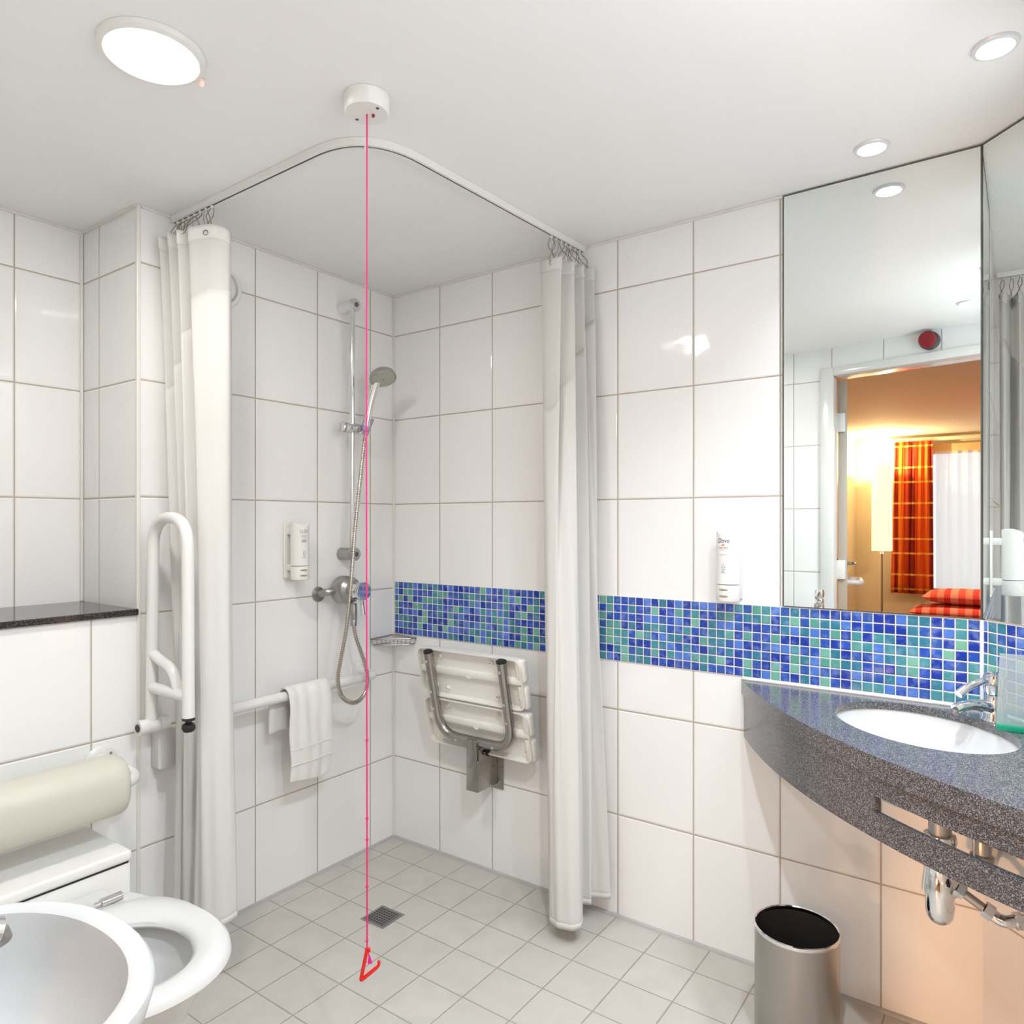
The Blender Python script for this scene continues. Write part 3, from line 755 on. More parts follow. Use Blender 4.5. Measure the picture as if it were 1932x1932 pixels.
# ================================================================== SHOWER RISER, HOSE, HAND SHOWER, VALVE
RX, RY = 0.060, -0.270
t = thing('shower_riser_rail', 'vertical chrome shower riser rail with two wall brackets and slider', 'shower rail', (0.0, RY, 1.12))
part('pole', lathe([(0.0105, 1.118), (0.0105, 2.045)], (RX, RY, 0), seg=24), M_CHROME, t)
for z, in ((2.035,), (1.135,)):
    br = part('wall_bracket', lathe([(0.019, 0.001), (0.022, 0.004), (0.022, 0.058), (0.024, 0.062), (0.024, 0.078), (0.021, 0.082), (0.012, 0.083)], (0, RY, z), (1, 0, 0), 28), M_CHROME if z > 2 else M_SATIN, t)
    part('screw_cap', lathe([(0.009, 0.0832), (0.009, 0.0845), (0.0, 0.0845)], (0, RY, z), (1, 0, 0), 16), M_DARKG, br)
bm = BM(); add_lathe(bm, [(0.017, -0.055), (0.020, -0.050), (0.020, -0.022), (0.017, -0.018), (0.017, 0.0), (0.020, 0.004), (0.020, 0.034), (0.016, 0.038)], (RX+0.004, RY, 1.59), (0, 1, 0), 28)
sl = part('slider', bm, M_CHROME, t)
bm = BM(); add_tube(bm, [(RX+0.012, RY+0.046, 1.575), (RX+0.040, RY+0.046, 1.63)], [0.016, 0.019], 20)
part('holder_cone', bm, M_PURP, sl, 'tinted violet hose holder')
# hand shower
t = thing('hand_shower', 'round grey faced hand shower hooked on the riser rail slider', 'shower head', (0.10, -0.23, 1.60))
H0 = Vector((0.098, -0.236, 1.600))
path = smooth_path([(0.098, -0.236, 1.595), (0.106, -0.233, 1.65), (0.116, -0.228, 1.70), (0.130, -0.223, 1.745), (0.146, -0.216, 1.775)], 6)
part('handle', tube(path, [0.012+0.004*i/len(path) for i in range(len(path))], 20), M_CHROME, t)
HC = Vector((0.165, -0.219, 1.770)); HD = Vector((0.44, -0.14, -0.885)).normalized()
hx = HD
part('head', lathe([(0.018, -0.030), (0.030, -0.026), (0.044, -0.014), (0.049, -0.002), (0.049, 0.006), (0.045, 0.009), (0.042, 0.006)], tuple(HC), tuple(HD), 40), M_GREYR, t)
fp = part('spray_face', lathe([(0.0, 0.0085), (0.020, 0.0085), (0.0425, 0.007), (0.0425, 0.0)], tuple(HC), tuple(HD), 40), M_GREYF, t, 'grey green spray face')
bm = BM(); ax, ay = frame_of(HD)
add_lathe(bm, [(0.0045, 0.0085), (0.0045, 0.010), (0.003, 0.0102), (0.0, 0.0102)], tuple(HC), tuple(HD), 12)
for a in range(12):
    for rr in (0.014, 0.020, 0.026, 0.032, 0.037):
        th = 2*PI*a/12+rr*14
        p = HC+HD*0.0084+(ax*math.cos(th)+ay*math.sin(th))*rr
        add_lathe(bm, [(0.0011, 0.0), (0.0011, 0.0012), (0.0, 0.0012)], tuple(p), tuple(HD), 6)
part('nozzles', bm, M_GREYR, fp)['kind'] = 'stuff'
part('collar', lathe([(0.012, -0.008), (0.0135, -0.004), (0.0135, 0.006), (0.012, 0.010)], (0.097, -0.2365, 1.590), (0.1, 0.03, 1), 24), M_PURP, t)
# hose
hp = [(0.097, -0.237, 1.580), (0.102, -0.252, 1.52), (0.112, -0.277, 1.41), (0.128, -0.318, 1.223), (0.150, -0.355, 1.05), (0.160, -0.385, 0.89), (0.155, -0.405, 0.787), (0.148, -0.412, 0.715), (0.140, -0.388, 0.655), (0.137, -0.335, 0.620),
      (0.135, -0.288, 0.632), (0.134, -0.264, 0.680), (0.130, -0.275, 0.75), (0.115, -0.297, 0.83), (0.104, -0.303, 0.8815)]
hp = smooth_path(hp, 14)
# resample evenly and rib the radius
L = [0.0]
for a, b in zip(hp[:-1], hp[1:]): L.append(L[-1]+(b-a).length)
tot = L[-1]; step = 0.0016; N = int(tot/step); rs = []; j = 0
for i in range(N+1):
    s = tot*i/N
    while j < len(L)-2 and L[j+1] < s: j += 1
    f = (s-L[j])/max(L[j+1]-L[j], 1e-9); rs.append(hp[j].lerp(hp[j+1], f))
bm = BM(); add_tube(bm, rs, [0.0082 if (i % 4) in (1, 2) else 0.0050 for i in range(len(rs))], 10)
single('shower_hose', bm, mat('hose_metal', (0.62, 0.58, 0.52), 0.22, 1.0), 'ribbed metal shower hose looping down from the hand shower to the valve', 'hose')
# valve
t = thing('shower_valve', 'round chrome shower mixer valve with lever below the riser rail', 'shower valve', (0.0, -0.30, 0.95))
VY, VZ = -0.303, 1.008
part('body', lathe([(0.030, 0.028), (0.044, 0.032), (0.050, 0.042), (0.0505, 0.082), (0.045, 0.094), (0.036, 0.100), (0.034, 0.106)], (0, VY, VZ), (1, 0, 0), 44), M_SATIN, t)
for s in (-1, 1):
    bm = BM(); add_tube(bm, fillet([(0.002, VY+s*0.072, VZ-0.014), (0.046, VY+s*0.072, VZ-0.004), (0.052, VY+s*0.03, VZ)], 0.02), 0.013, 18)
    el = part('inlet_elbow', bm, M_SATIN, t)
    part('wall_flange', lathe([(0.027, 0.001), (0.027, 0.004), (0.025, 0.006), (0.015, 0.007), (0.014, 0.014)], (0, VY+s*0.072, VZ-0.014), (1, 0, 0), 24), M_SATIN, el)
part('knob', lathe([(0.026, 0.104), (0.026, 0.120), (0.031, 0.124), (0.031, 0.146), (0.033, 0.150), (0.033, 0.157), (0.031, 0.160)], (0, VY, VZ), (1, 0, 0), 40), M_CHROME, t)
part('knob_face', lathe([(0.031, 0.158), (0.029, 0.1585), (0, 0.1585)], (0, VY, VZ), (1, 0, 0), 40), mat('dark_mirror_face', (0.30, 0.31, 0.34), 0.05, 1.0), t, 'dark polished knob face')
bm = BM(); add_tube(bm, smooth_path([(0.138, VY+0.004, VZ-0.025), (0.142, VY+0.006, VZ-0.05), (0.146, VY+0.008, VZ-0.085)], 5), [0.010]*4+[0.0075]*7, 14)
part('lever', bm, M_CHROME, t)
part('outlet', lathe([(0.012, 0.962), (0.012, 0.946), (0.0125, 0.944), (0.0125, 0.906), (0.0105, 0.903), (0.0115, 0.900), (0.0115, 0.882)], (0.104, -0.303, 0), (0, 0, 1), 20), M_SATIN, t)

# wire corner basket
t = thing('soap_basket', 'small chrome wire corner basket in the shower corner under the mosaic', 'basket', (0.06, -0.06, 0.78))
bm = BM(); zt_, zb_ = 0.806, 0.779; e = 0.008
rim = fillet([(e, -0.128, zt_-0.004), (e, -e, zt_), (0.128, -e, zt_-0.004)], 0.012)
front = [(0.128-0.0*k, -e, zt_-0.004) for k in range(1)]
def q(a, R, z): return (e+R*math.cos(a)*1.0, -e-R*math.sin(a), z)
top = [Vector(p) for p in rim]+[Vector(q(a*PI/2/10, 0.12-0.028*math.sin(a*PI/10), zt_-0.004)) for a in range(1, 10)]
add_tube(bm, top, 0.0032, 8, closed=True)
part('rim', bm, M_SATIN, t)
bm = BM(); low = fillet([(e+0.004, -0.120, zb_), (e+0.004, -e-0.004, zb_), (0.120, -e-0.004, zb_)], 0.012)
low = [Vector(p) for p in low]+[Vector(q(a*PI/2/10, 0.112-0.028*math.sin(a*PI/10), zb_)) for a in range(1, 10)]
add_tube(bm, low, 0.0022, 8, closed=True)
for k in range(1, 9):
    s = 0.013*k; add_tube(bm, [(e+s, -e-0.002, zb_), (e+0.002, -e-s, zb_)], 0.0014, 6)
for a in range(0, 11, 1):
    add_tube(bm, [q(a*PI/20, 0.12-0.028*math.sin(a*PI/10), zt_-0.004), q(a*PI/20, 0.112-0.028*math.sin(a*PI/10), zb_)], 0.0014, 6)
part('wire_tray', bm, M_SATIN, t)

# vent on the left wall
single_v = thing('wall_vent', 'round white extractor vent high on the tiled shower wall, half hidden by the left curtain', 'vent', (0.0, -0.752, 1.98))
part('ring', lathe([(0.068, 0.001), (0.068, 0.006), (0.062, 0.013), (0.052, 0.014), (0.048, 0.008), (0.048, 0.002)], (0, -0.752, 1.985), (1, 0, 0), 44), M_WPLAS, single_v)
part('disc', lathe([(0.044, 0.004), (0.045, 0.012), (0.040, 0.017), (0, 0.019)], (0, -0.752, 1.985), (1, 0, 0), 40), M_WPLAS, single_v)
# grab rail and towel
t = thing('grab_rail', 'white tubular horizontal grab rail along the shower wall', 'grab rail', (0.0, -0.5, 0.685))
GR = fillet([(0.003, -0.178, 0.692), (0.088, -0.178, 0.686), (0.088, -0.86, 0.682), (0.003, -0.86, 0.682)], 0.05, 8)
part('rail', tube(GR, 0.0165, 20), M_WENAM, t)
for yy in (-0.178, -0.86):
    part('wall_flange', lathe([(0.036, 0.001), (0.036, 0.005), (0.030, 0.009), (0.018, 0.011)], (0, yy, 0.690), (1, 0, 0), 32), M_WENAM, t)
def towel():
    prof = []      # (x, z) going up the back, over the rail, down the front
    for z in (0.560, 0.60, 0.64, 0.675): prof.append((0.060, z))
    for k in range(9):
        a = PI-PI*k/8; prof.append((0.088+0.0265*math.cos(a), 0.686+0.0265*math.sin(a)))
    for z in (0.65, 0.61, 0.57, 0.535, 0.50, 0.47, 0.445, 0.420, 0.405): prof.append((0.118+0.006*math.sin((0.69-z)*12), z))
    bm = BM(); NY = 26; g = []
    for j in range(NY+1):
        f = j/NY; row = []
        for i, (x, z) in enumerate(prof):
            y0, y1 = -0.587, -0.415
            if i < 4: y0 -= 0.035; y1 -= 0.02
            y = y0+(y1-y0)*f
            front = i > 12
            dx = 0.003*math.sin(f*9+z*20)+0.002*math.sin(f*23)
            if front: dx += 0.006*max(0, (0.69-z)/0.28)*math.sin(f*5+0.5)
            dz = 0
            if i >= len(prof)-3: dz = 0.010*math.sin(f*3.3+2.2)
            if i < 2: dz = 0.008*math.sin(f*6)
            row.append(bm.verts.new((x+dx*(1 if i > 8 else 0.5), y+0.004*math.sin(z*30)*(1 if front else 0), z+dz)))
        g.append(row)
    for j in range(NY):
        for i in range(len(prof)-1): bm.faces.new((g[j][i], g[j+1][i], g[j+1][i+1], g[j][i+1]))
    o = single('towel', bm, M_TOWEL, 'white folded hand towel hanging over the grab rail in the shower', 'towel')
    md = o.modifiers.new('thick', 'SOLIDIFY'); md.thickness = 0.008; md.offset = 0
    md = o.modifiers.new('sub', 'SUBSURF'); md.levels = 2; md.render_levels = 2
    for z in (0.515, 0.465):
        bm = BM(); pts = [(0.1285+0.003*math.sin(k/16*9+z*20)+0.003*math.sin(k/16*5+.5), -0.586+0.170*k/16, z) for k in range(17)]
        add_tube(bm, pts, 0.0016, 6); part('woven_band', bm, M_TOWEL, o)
towel()

# ================================================================== FOLDING SHOWER SEAT
t = thing('folding_shower_seat', 'white slatted shower seat on grey steel frame, folded up against the wall below the mosaic', 'shower seat', (0.49, 0.0, 0.31))
# seat plane: leans out towards the top. local a: 0 (bottom) .. 1 (top)
zlo, zhi, ylo, yhi = 0.455, 0.812, -0.050, -0.128
tilt = math.atan2(-(yhi-ylo), zhi-zlo)
STM = Matrix.Translation((0.0, ylo, zlo)) @ Matrix.Rotation(tilt, 4, 'X')    # local: x along wall, z up the seat, -y out of the wall
H = math.hypot(zhi-zlo, yhi-ylo)
xl, xr = 0.268, 0.722
def seatpart(name, bm, m, par=t, lab=None):
    bmesh.ops.transform(bm, matrix=STM, verts=bm.verts); return part(name, bm, m, par, lab)
def slat(z0, z1, skew):
    bm = BM(); w = 0.032; c = 0.03; th = 0.0045
    def rr(ins, y, rad):
        pts = []; X0, X1, Z0, Z1 = xl+ins, xr-ins, z0+ins, z1-ins
        for cx_, cz_, a0 in ((X1-rad, Z1-rad, 0), (X0+rad, Z1-rad, PI/2), (X0+rad, Z0+rad, PI), (X1-rad, Z0+rad, 1.5*PI)):
            for k in range(7):
                a = a0+PI/2*k/6; pts.append((cx_+rad*math.cos(a), y, cz_+rad*math.sin(a)))
        return pts
    loops = [rr(0.010, 0.0, 0.022), rr(0.002, -0.004, 0.028), rr(0.0, -0.012, 0.03), rr(0.0, -w, 0.03), rr(th, -w, 0.026), rr(th+0.002, -0.010, 0.024)]
    add_loft(bm, loops, True, True)
    s = seatpart('slat', bm, M_CREAMPL)
    # ribs and screw bosses on the underside
    bm = BM(); zm = (z0+z1)/2
    add_box(bm, xl+0.006, xr-0.006, -0.026, -0.008, zm-0.004, zm+0.022, 0.006)
    for x, z in ((xl+0.10, z1-0.03), (xr-0.13, z1-0.03), (xl+0.11, z0+0.03), (xr-0.12, z0+0.03), (xl+0.06, z0+0.035), (xr-0.03, z0+0.035)):
        add_lathe(bm, [(0.008, 0.008), (0.006, 0.022), (0.004, 0.022), (0.004, 0.014)], (x, 0, z), (0, -1, 0), 12)
    add_lathe(bm, [(0.013, 0.020), (0.013, 0.0275), (0.009, 0.0278), (0.009, 0.0270), (0.0, 0.0270)], (0.5*(xl+xr), 0, zm+0.006), (0, -1, 0), 20)
    bmesh.ops.transform(bm, matrix=STM, verts=bm.verts); part('ribs', bm, M_CREAMPL, s)
    # outer side lobes seen past the right edge
    bm = BM()
    for zz0, zz1 in ((z0+0.004, zm-0.006), (zm+0.006, z1-0.004)): add_box(bm, xr-0.03, xr+0.007, 0.004, -0.026, zz0, zz1, 0.010, 3)
    bmesh.ops.transform(bm, matrix=STM, verts=bm.verts); part('edge_lobes', bm, M_CREAMPL, s)
hm = H*0.5
slat(hm+0.004, H, 0); slat(0.0, hm-0.004, 0)
yo = -0.040
fr = fillet([(0.335, yo, H-0.010), (0.335, yo, 0.045), (0.655, yo, 0.045), (0.655, yo, H-0.010)], 0.085, 10)
ft = seatpart('frame_tube', tube(fr, 0.0165, 20), M_STEEL)
for x in (0.335, 0.655):
    bm = BM(); add_lathe(bm, [(0.0172, H-0.012), (0.0172, H-0.004), (0.012, H-0.001), (0, H-0.001)], (x, yo, 0), seg=20)
    bmesh.ops.transform(bm, matrix=STM, verts=bm.verts); part('end_plug', bm, M_BLACK, ft, 'black end plug')
for x, zl in ((0.335, (H-0.04, hm+0.03, hm-0.035)), (0.655, (H-0.04, hm+0.03, hm-0.035))):
    for z in zl:
        bm = BM(); add_lathe(bm, [(0.0055, 0), (0.0055, 0.0015), (0.003, 0.0022), (0.0, 0.001)], (x, yo-0.0163, z), (0, -1, 0), 12)
        bmesh.ops.transform(bm, matrix=STM, verts=bm.verts); part('screw', bm, M_CHROME, ft)
for x in (0.42, 0.58):
    bm = BM(); add_lathe(bm, [(0.0055, 0), (0.0055, 0.0015), (0.003, 0.0022), (0.0, 0.001)], (x, yo-0.0163, 0.045), (0, -1, 0), 12)
    bmesh.ops.transform(bm, matrix=STM, verts=bm.verts); part('screw', bm, M_CHROME, ft)
# hinge bracket on the wall
bm = BM(); add_box(bm, 0.446, 0.545, -0.005, -0.0008, 0.305, 0.475, 0.001)
part('wall_plate', bm, M_STEEL, t)
bm = BM(); add_box(bm, 0.468, 0.520, -0.118, -0.005, 0.322, 0.432, 0.003)
part('bracket_box', bm, M_STEEL, t)
bm = BM(); add_box(bm, 0.468, 0.4715, -0.112, -0.005, 0.43, 0.470, 0.001); add_box(bm, 0.5165, 0.520, -0.112, -0.005, 0.43, 0.470, 0.001)
part('bracket_cheek', bm, M_STEEL, t)
bm = BM(); add_box(bm, 0.473, 0.515, -0.124, -0.092, 0.405, 0.502, 0.003)
part('support_arm', bm, M_STEEL, t)
bm = BM(); add_tube(bm, [(0.455, -0.075, 0.452), (0.533, -0.075, 0.452)], 0.006, 12)
for x in (0.458, 0.531): add_lathe(bm, [(0.0, -0.008), (0.010, -0.006), (0.012, 0), (0.010, 0.006), (0.0, 0.008)], (x, -0.075, 0.452), (1, 0, 0), 16)
part('hinge_pin', bm, M_BLACK, t, 'black capped pin')
for z in (0.425, 0.385, 0.335):
    part('wall_screw', lathe([(0.005, 0), (0.005, 0.002), (0, 0.0025)], (0.534, -0.005, z), (0, -1, 0), 12), M_SATIN, t)

# ================================================================== EMERGENCY PULL CORD
PX, PY = 0.9045, -0.982
t = thing('emergency_pull_switch', 'round white ceiling alarm switch with long pink cord and red triangular handle', 'pull cord alarm', (PX+0.006, PY-0.006, CEIL))
hx_, hy_ = 0.9075, -0.9845
part('housing', lathe([(0.0485, 0.0), (0.0485, -0.004), (0.047, -0.006), (0.047, -0.030), (0.044, -0.034), (0, -0.034)], (hx_, hy_, CEIL-0.0005), seg=52), M_WPLAS, t)
zb0 = CEIL-0.0350
part('cord_hole', lathe([(0.002, 0), (0.002, -0.001), (0, -0.001)], (PX, PY, zb0+0.0005), seg=12), M_BLACK, t)
part('alarm_led', lathe([(0.0035, 0), (0.0035, -0.003), (0.002, -0.0055), (0, -0.006)], (PX+0.011, PY+0.008, zb0+0.0005), seg=14), M_REDDK, t, 'small red indicator')
for dx, dy in ((0.0330, -0.001), (-0.0330, 0.0025)):
    part('screw_recess', lathe([(0.0035, 0), (0.0035, -0.0008), (0, -0.0008)], (hx_+dx, hy_+dy, zb0+0.0005), seg=14), M_DARKG, t)
bm = BM(); pts = [(PX+0.0006*math.sin(z*3.1), PY+0.0006*math.cos(z*2.3), z) for z in [zb0-(zb0-0.345)*k/60 for k in range(61)]]
add_tube(bm, pts, 0.0017, 8)
cord = part('cord', bm, M_PINK, t)
for z in (0.786, 0.620, 0.575, 0.475, 0.36):
    part('knot', lathe([(0, -0.004), (0.003, -0.002), (0.0035, 0), (0.003, 0.002), (0, 0.004)], (PX+0.0006*math.sin(z*3.1), PY, z), seg=8), M_PINK, cord)
R_ = Vector((0.8125, 0.583, 0))
def cp(u, z): return tuple(Vector((PX, PY, 0))+R_*u+Vector((0, 0, z)))
bm = BM(); add_tube(bm, fillet([cp(0.0, 0.338), cp(-0.013, 0.275), cp(0.020, 0.302)], 0.006), 0.0040, 12)
add_tube(bm, smooth_path([cp(0.018, 0.300), cp(0.024, 0.306), cp(0.026, 0.313), cp(0.024, 0.317)], 4), 0.0034, 12)
add_tube(bm, smooth_path([cp(-0.001, 0.335), cp(-0.001, 0.343), cp(0.005, 0.343), cp(0.005, 0.336)], 4), 0.0028, 10)
part('pull_handle', bm, M_RED, t, 'red open triangle handle')
bm = BM()
for k in range(7): add_tube(bm, smooth_path([cp(0.003, 0.336), cp(0.004+0.0005*k, 0.326), cp(0.002+0.0016*k, 0.312-0.001*(k % 3))], 3), 0.0008, 5)
part('tassel', bm, M_MAG, t)

# floor drain
t = thing('floor_drain', 'square grey perforated drain grate in the shower floor', 'drain', (0.389, -0.437, 0.0))
DMx = Matrix.Translation((0.389, -0.437, 0)) @ Matrix.Rotation(math.radians(1), 4, 'Z')
part('frame', box(-0.049, 0.049, -0.049, 0.049, 0.0004, 0.002, 0.0004, mtx=DMx), M_SATIN, t)
bm = BM(); add_box(bm, -0.041, 0.041, -0.041, 0.041, 0.002, 0.0034, 0.0004, mtx=DMx)
gr = part('grate', bm, mat('grate_grey', (0.25, 0.25, 0.25), 0.4, 0.8), t)
bm = BM()
for i in range(7):
    for j in range(7): add_box(bm, -0.036+i*0.0108-0.001, -0.036+i*0.0108+0.0055, -0.036+j*0.0108-0.001, -0.036+j*0.0108+0.0055, 0.0034, 0.0037, mtx=DMx)
part('holes', bm, M_BLACK, gr, smooth=False)

# ================================================================== CURTAIN RAIL
RZ = 2.131
rail_path = [Vector((0.004, -0.906, 0)), Vector((0.70, -0.914, 0))]
corner = Vector((0.822, -0.914, 0)); rend = Vector((0.868, -0.006, 0))
fl = fillet([(0.004, -0.906, 0), (0.824, -0.915, 0), (0.868, -0.006, 0)], 0.17, 14)
def offset_sweep(path, prof):
    bm = BM(); rings = []
    for i, p in enumerate(path):
        d = (path[min(i+1, len(path)-1)]-path[max(i-1, 0)]).normalized(); nrm = Vector((-d.y, d.x, 0))
        rings.append([bm.verts.new(p+nrm*u+Vector((0, 0, z))) for u, z in prof])
    n = len(prof)
    for A, B in zip(rings[:-1], rings[1:]):
        for k in range(n): bm.faces.new((A[k], A[(k+1) % n], B[(k+1) % n], B[k]))
    bm.faces.new(rings[0][::-1]); bm.faces.new(rings[-1]); return bm
t = thing('curtain_rail', 'white L-shaped ceiling track of the shower curtains with a rounded corner', 'curtain rail', (0.75, -0.85, CEIL))
part('track', offset_sweep(fl, [(-0.010, CEIL-0.0005), (-0.010, CEIL-0.019), (-0.003, CEIL-0.019), (-0.003, CEIL-0.013), (0.003, CEIL-0.013), (0.003, CEIL-0.019), (0.010, CEIL-0.019), (0.010, CEIL-0.0005)]), M_WPLAS, t)
part('groove', offset_sweep(fl, [(-0.0028, CEIL-0.0128), (-0.0028, CEIL-0.0180), (0.0028, CEIL-0.0180), (0.0028, CEIL-0.0128)]), M_DARKG, t, 'dark slot of the track')
mid = fl[len(fl)//2]
part('stop', lathe([(0.003, -0.017), (0.006, -0.021), (0.006, -0.027), (0.003, -0.030), (0, -0.030)], (mid.x, mid.y, CEIL), seg=12), M_WPLAS, t)
railx = lambda s: Vector((s, -0.906-0.011*s, 0))
raily = lambda s: Vector((0.868-0.0484*s, -0.006-s, 0))     # s metres from the back wall
# ------------------------------------------------------------------ curtains
def resample(path, n):
    P = [Vector(p) for p in path]; L = [0.0]
    for a, b in zip(P[:-1], P[1:]): L.append(L[-1]+(b-a).length)
    out = []; j = 0
    for i in range(n+1):
        s = L[-1]*i/n
        while j < len(L)-2 and L[j+1] < s: j += 1
        f = (s-L[j])/max(L[j+1]-L[j], 1e-9); out.append(P[j].lerp(P[j+1], min(f, 1)))
    return out
def curtain(label, topxy, botxy, ztop, zbot, seam, base, wob, hem=0.040):
    """topxy / botxy: plan polylines with the same number of points, wall end first."""
    NS = 150
    T = resample(smooth_path([(*p, 0) for p in topxy], 6), NS); B = resample(smooth_path([(*p, 0) for p in botxy], 6), NS)
    t = thing('shower_curtain', label, 'shower curtain', base, 'shower curtains')
    def P(i, z):
        s = i/NS; zt = ztop(s); zb = zbot(s); f = (zt-z)/(zt-zb); f = max(0, min(1, f))
        g = f**0.8
        p = T[i].lerp(B[i], g)
        wv = wob*f*(1-0.3*f)
        wr = 0.0022*f*(1-0.4*f)
        return Vector((p.x+wv*math.sin(s*17+f*4.0)+wr*math.sin(s*70+z*5), p.y+wv*math.cos(s*13+f*5.5)+wr*math.cos(s*83-z*4), z))
    def sheet(name, za, zb, rows, m, lab=None, th=0.0016):
        bm = BM(); g = []
        for i in range(NS+1):
            s = i/NS; g.append([bm.verts.new(P(i, za(s)+(zb(s)-za(s))*k/rows)) for k in range(rows+1)])
        for i in range(NS):
            for k in range(rows): bm.faces.new((g[i][k], g[i+1][k], g[i+1][k+1], g[i][k+1]))
        o = part(name, bm, m, t, lab)
        if th: md = o.modifiers.new('thick', 'SOLIDIFY'); md.thickness = th; md.offset = 0
        return o
    sheet('heading_tape', ztop, lambda s: ztop(s)-hem, 4, M_CLOTH, th=0.003)
    sheet('mesh_band', lambda s: ztop(s)-hem, seam, 12, M_SHEER, 'thin sheer band', th=0)
    sheet('skirt', seam, zbot, 60, M_CLOTH)
    sheet('hem', lambda s: zbot(s)+0.018, lambda s: zbot(s)+0.0005, 2, M_CLOTH, th=0.0036)
    return t, T, P
HOOKM = M_WIRE
def hook_bm(p, q, loc=(0, 0, 0)):
    """wire hook from the glider p down to the eyelet q"""
    p = Vector(p); q = Vector(q); m = (p+q)/2; side = Vector((0.006, 0.004, 0))
    bm = BM(); pts = smooth_path([p+Vector((0, 0, 0)), p+side*0.7+Vector((0, 0, -0.010)), p.lerp(q, 0.4)+side*1.4, p.lerp(q, 0.62)+side*0.2, p.lerp(q, 0.9)+side*1.1, q, p.lerp(q, 0.9)-side*1.1, p.lerp(q, 0.62)-side*0.2, p.lerp(q, 0.4)-side*1.4, p-side*0.7+Vector((0, 0, -0.010)), p], 4)
    add_tube(bm, pts, 0.0011, 6); return bm
def add_hooks(pairs, desc, group):
    for i, (p, q) in enumerate(pairs):
        t = thing('curtain_hook', desc[i], 'curtain hook', tuple(Vector(p)), group)
        part('wire', hook_bm(p, q), M_WIRE, t)
        part('glider', lathe([(0.0028, 0.004), (0.0028, 0.0), (0.0045, -0.002), (0.0045, -0.006), (0.002, -0.008)], (p[0], p[1], p[2]), seg=10), M_WPLAS, t)
def eyelet(par, c, nrm):
    bm = BM(); n = Vector(nrm).normalized(); x, y = frame_of(n)
    pts = [Vector(c)+(x*math.cos(2*PI*k/16)+y*math.sin(2*PI*k/16))*0.0065 for k in range(16)]
    add_tube(bm, pts, 0.0018, 6, closed=True); part('eyelet', bm, M_SATIN, par)
# left curtain
Ltop = [(0.012, -0.905), (0.032, -0.945), (0.047, -0.976), (0.060, -0.940), (0.068, -0.900), (0.078, -0.935), (0.092, -0.974), (0.106, -0.930), (0.112, -0.890), (0.124, -0.930), (0.140, -0.975), (0.148, -0.920), (0.150, -0.880), (0.165, -0.925), (0.172, -0.960), (0.205, -0.938), (0.232, -0.917), (0.250, -0.887), (0.225, -0.864)]
Lbot = [(0.088, -0.885), (0.090, -0.920), (0.098, -0.955), (0.112, -0.968), (0.126, -0.955), (0.132, -0.925), (0.138, -0.940), (0.150, -0.962), (0.165, -0.966), (0.176, -0.945), (0.182, -0.925), (0.190, -0.945), (0.205, -0.965), (0.235, -0.962), (0.262, -0.945), (0.276, -0.910), (0.270, -0.882)]
lt, LT, LP = curtain('white shower curtain bunched at the left wall behind the drop-down rail', Ltop, Lbot,
    lambda s: 2.062+0.006*math.sin(s*30), lambda s: 0.13+0.03*s, lambda s: 1.60+0.29*min(1, s*1.15)**1.2, (0.15, -0.91, 0.13), 0.006)
pairs = []; lab = []
for k, i in enumerate((6, 26, 46, 66, 86, 104, 131)):
    p = railx(0.025+0.030*k); q = LT[i]; pairs.append(((p.x, p.y, CEIL-0.019), (q.x, q.y, 2.045)))
names = ['wall-side', 'second from the wall', 'third from the wall', 'fourth from the wall', 'fifth from the wall', 'second from the front', 'frontmost, with the visible eyelet']
add_hooks(pairs, ['bent wire hook of the left shower curtain, %s' % a for a in names], 'hooks of the left shower curtain')
eyelet(lt, (LT[131].x+0.003, LT[131].y-0.003, 2.043), (0.5, -0.8, 0))
# right curtain
def RY_(a, b): return (0.868-0.0484*a+b, -0.006-a)
Rtop = [RY_(0.012, 0.0), RY_(0.012, 0.035), RY_(0.026, 0.055), RY_(0.040, 0.0), RY_(0.045, -0.04), RY_(0.060, 0.0), RY_(0.068, 0.048), RY_(0.082, 0.0), RY_(0.090, -0.045), RY_(0.105, 0.0), RY_(0.120, 0.045), RY_(0.134, 0.010), RY_(0.140, -0.035), RY_(0.155, 0.0), RY_(0.172, 0.035), RY_(0.185, 0.005), RY_(0.178, -0.030), RY_(0.160, -0.052)]
Rbot = [RY_(0.014, 0.03), RY_(0.020, 0.08), RY_(0.030, 0.118), RY_(0.042, 0.090), RY_(0.052, 0.055), RY_(0.066, 0.065), RY_(0.082, 0.085), RY_(0.095, 0.060), RY_(0.105, 0.035), RY_(0.130, 0.050), RY_(0.165, 0.095), RY_(0.190, 0.112), RY_(0.205, 0.118), RY_(0.222, 0.100), RY_(0.226, 0.065), RY_(0.215, 0.030), RY_(0.192, 0.0), RY_(0.155, -0.022)]
rt, RT, RP = curtain('white shower curtain gathered at the back wall between the shower seat and the tiles', Rtop, Rbot,
    lambda s: 2.062+0.005*math.sin(s*26), lambda s: 0.075-0.035*s, lambda s: 1.93-0.33*min(1, s*1.1), (0.88, -0.12, 0.05), 0.006)
pairs = []
for k, i in enumerate((8, 30, 52, 74, 96, 118, 136)):
    p = raily(0.020+0.026*k); q = RT[i]; pairs.append(((p.x, p.y, CEIL-0.019), (q.x, q.y, 2.045)))
names = ['wall-side', 'second from the wall', 'third from the wall', 'fourth from the wall', 'fifth from the wall', 'second from the front', 'frontmost']
add_hooks(pairs, ['bent wire hook of the right shower curtain, %s' % a for a in names], 'hooks of the right shower curtain')
eyelet(rt, (RT[136].x, RT[136].y, 2.043), (0.4, -0.9, 0))

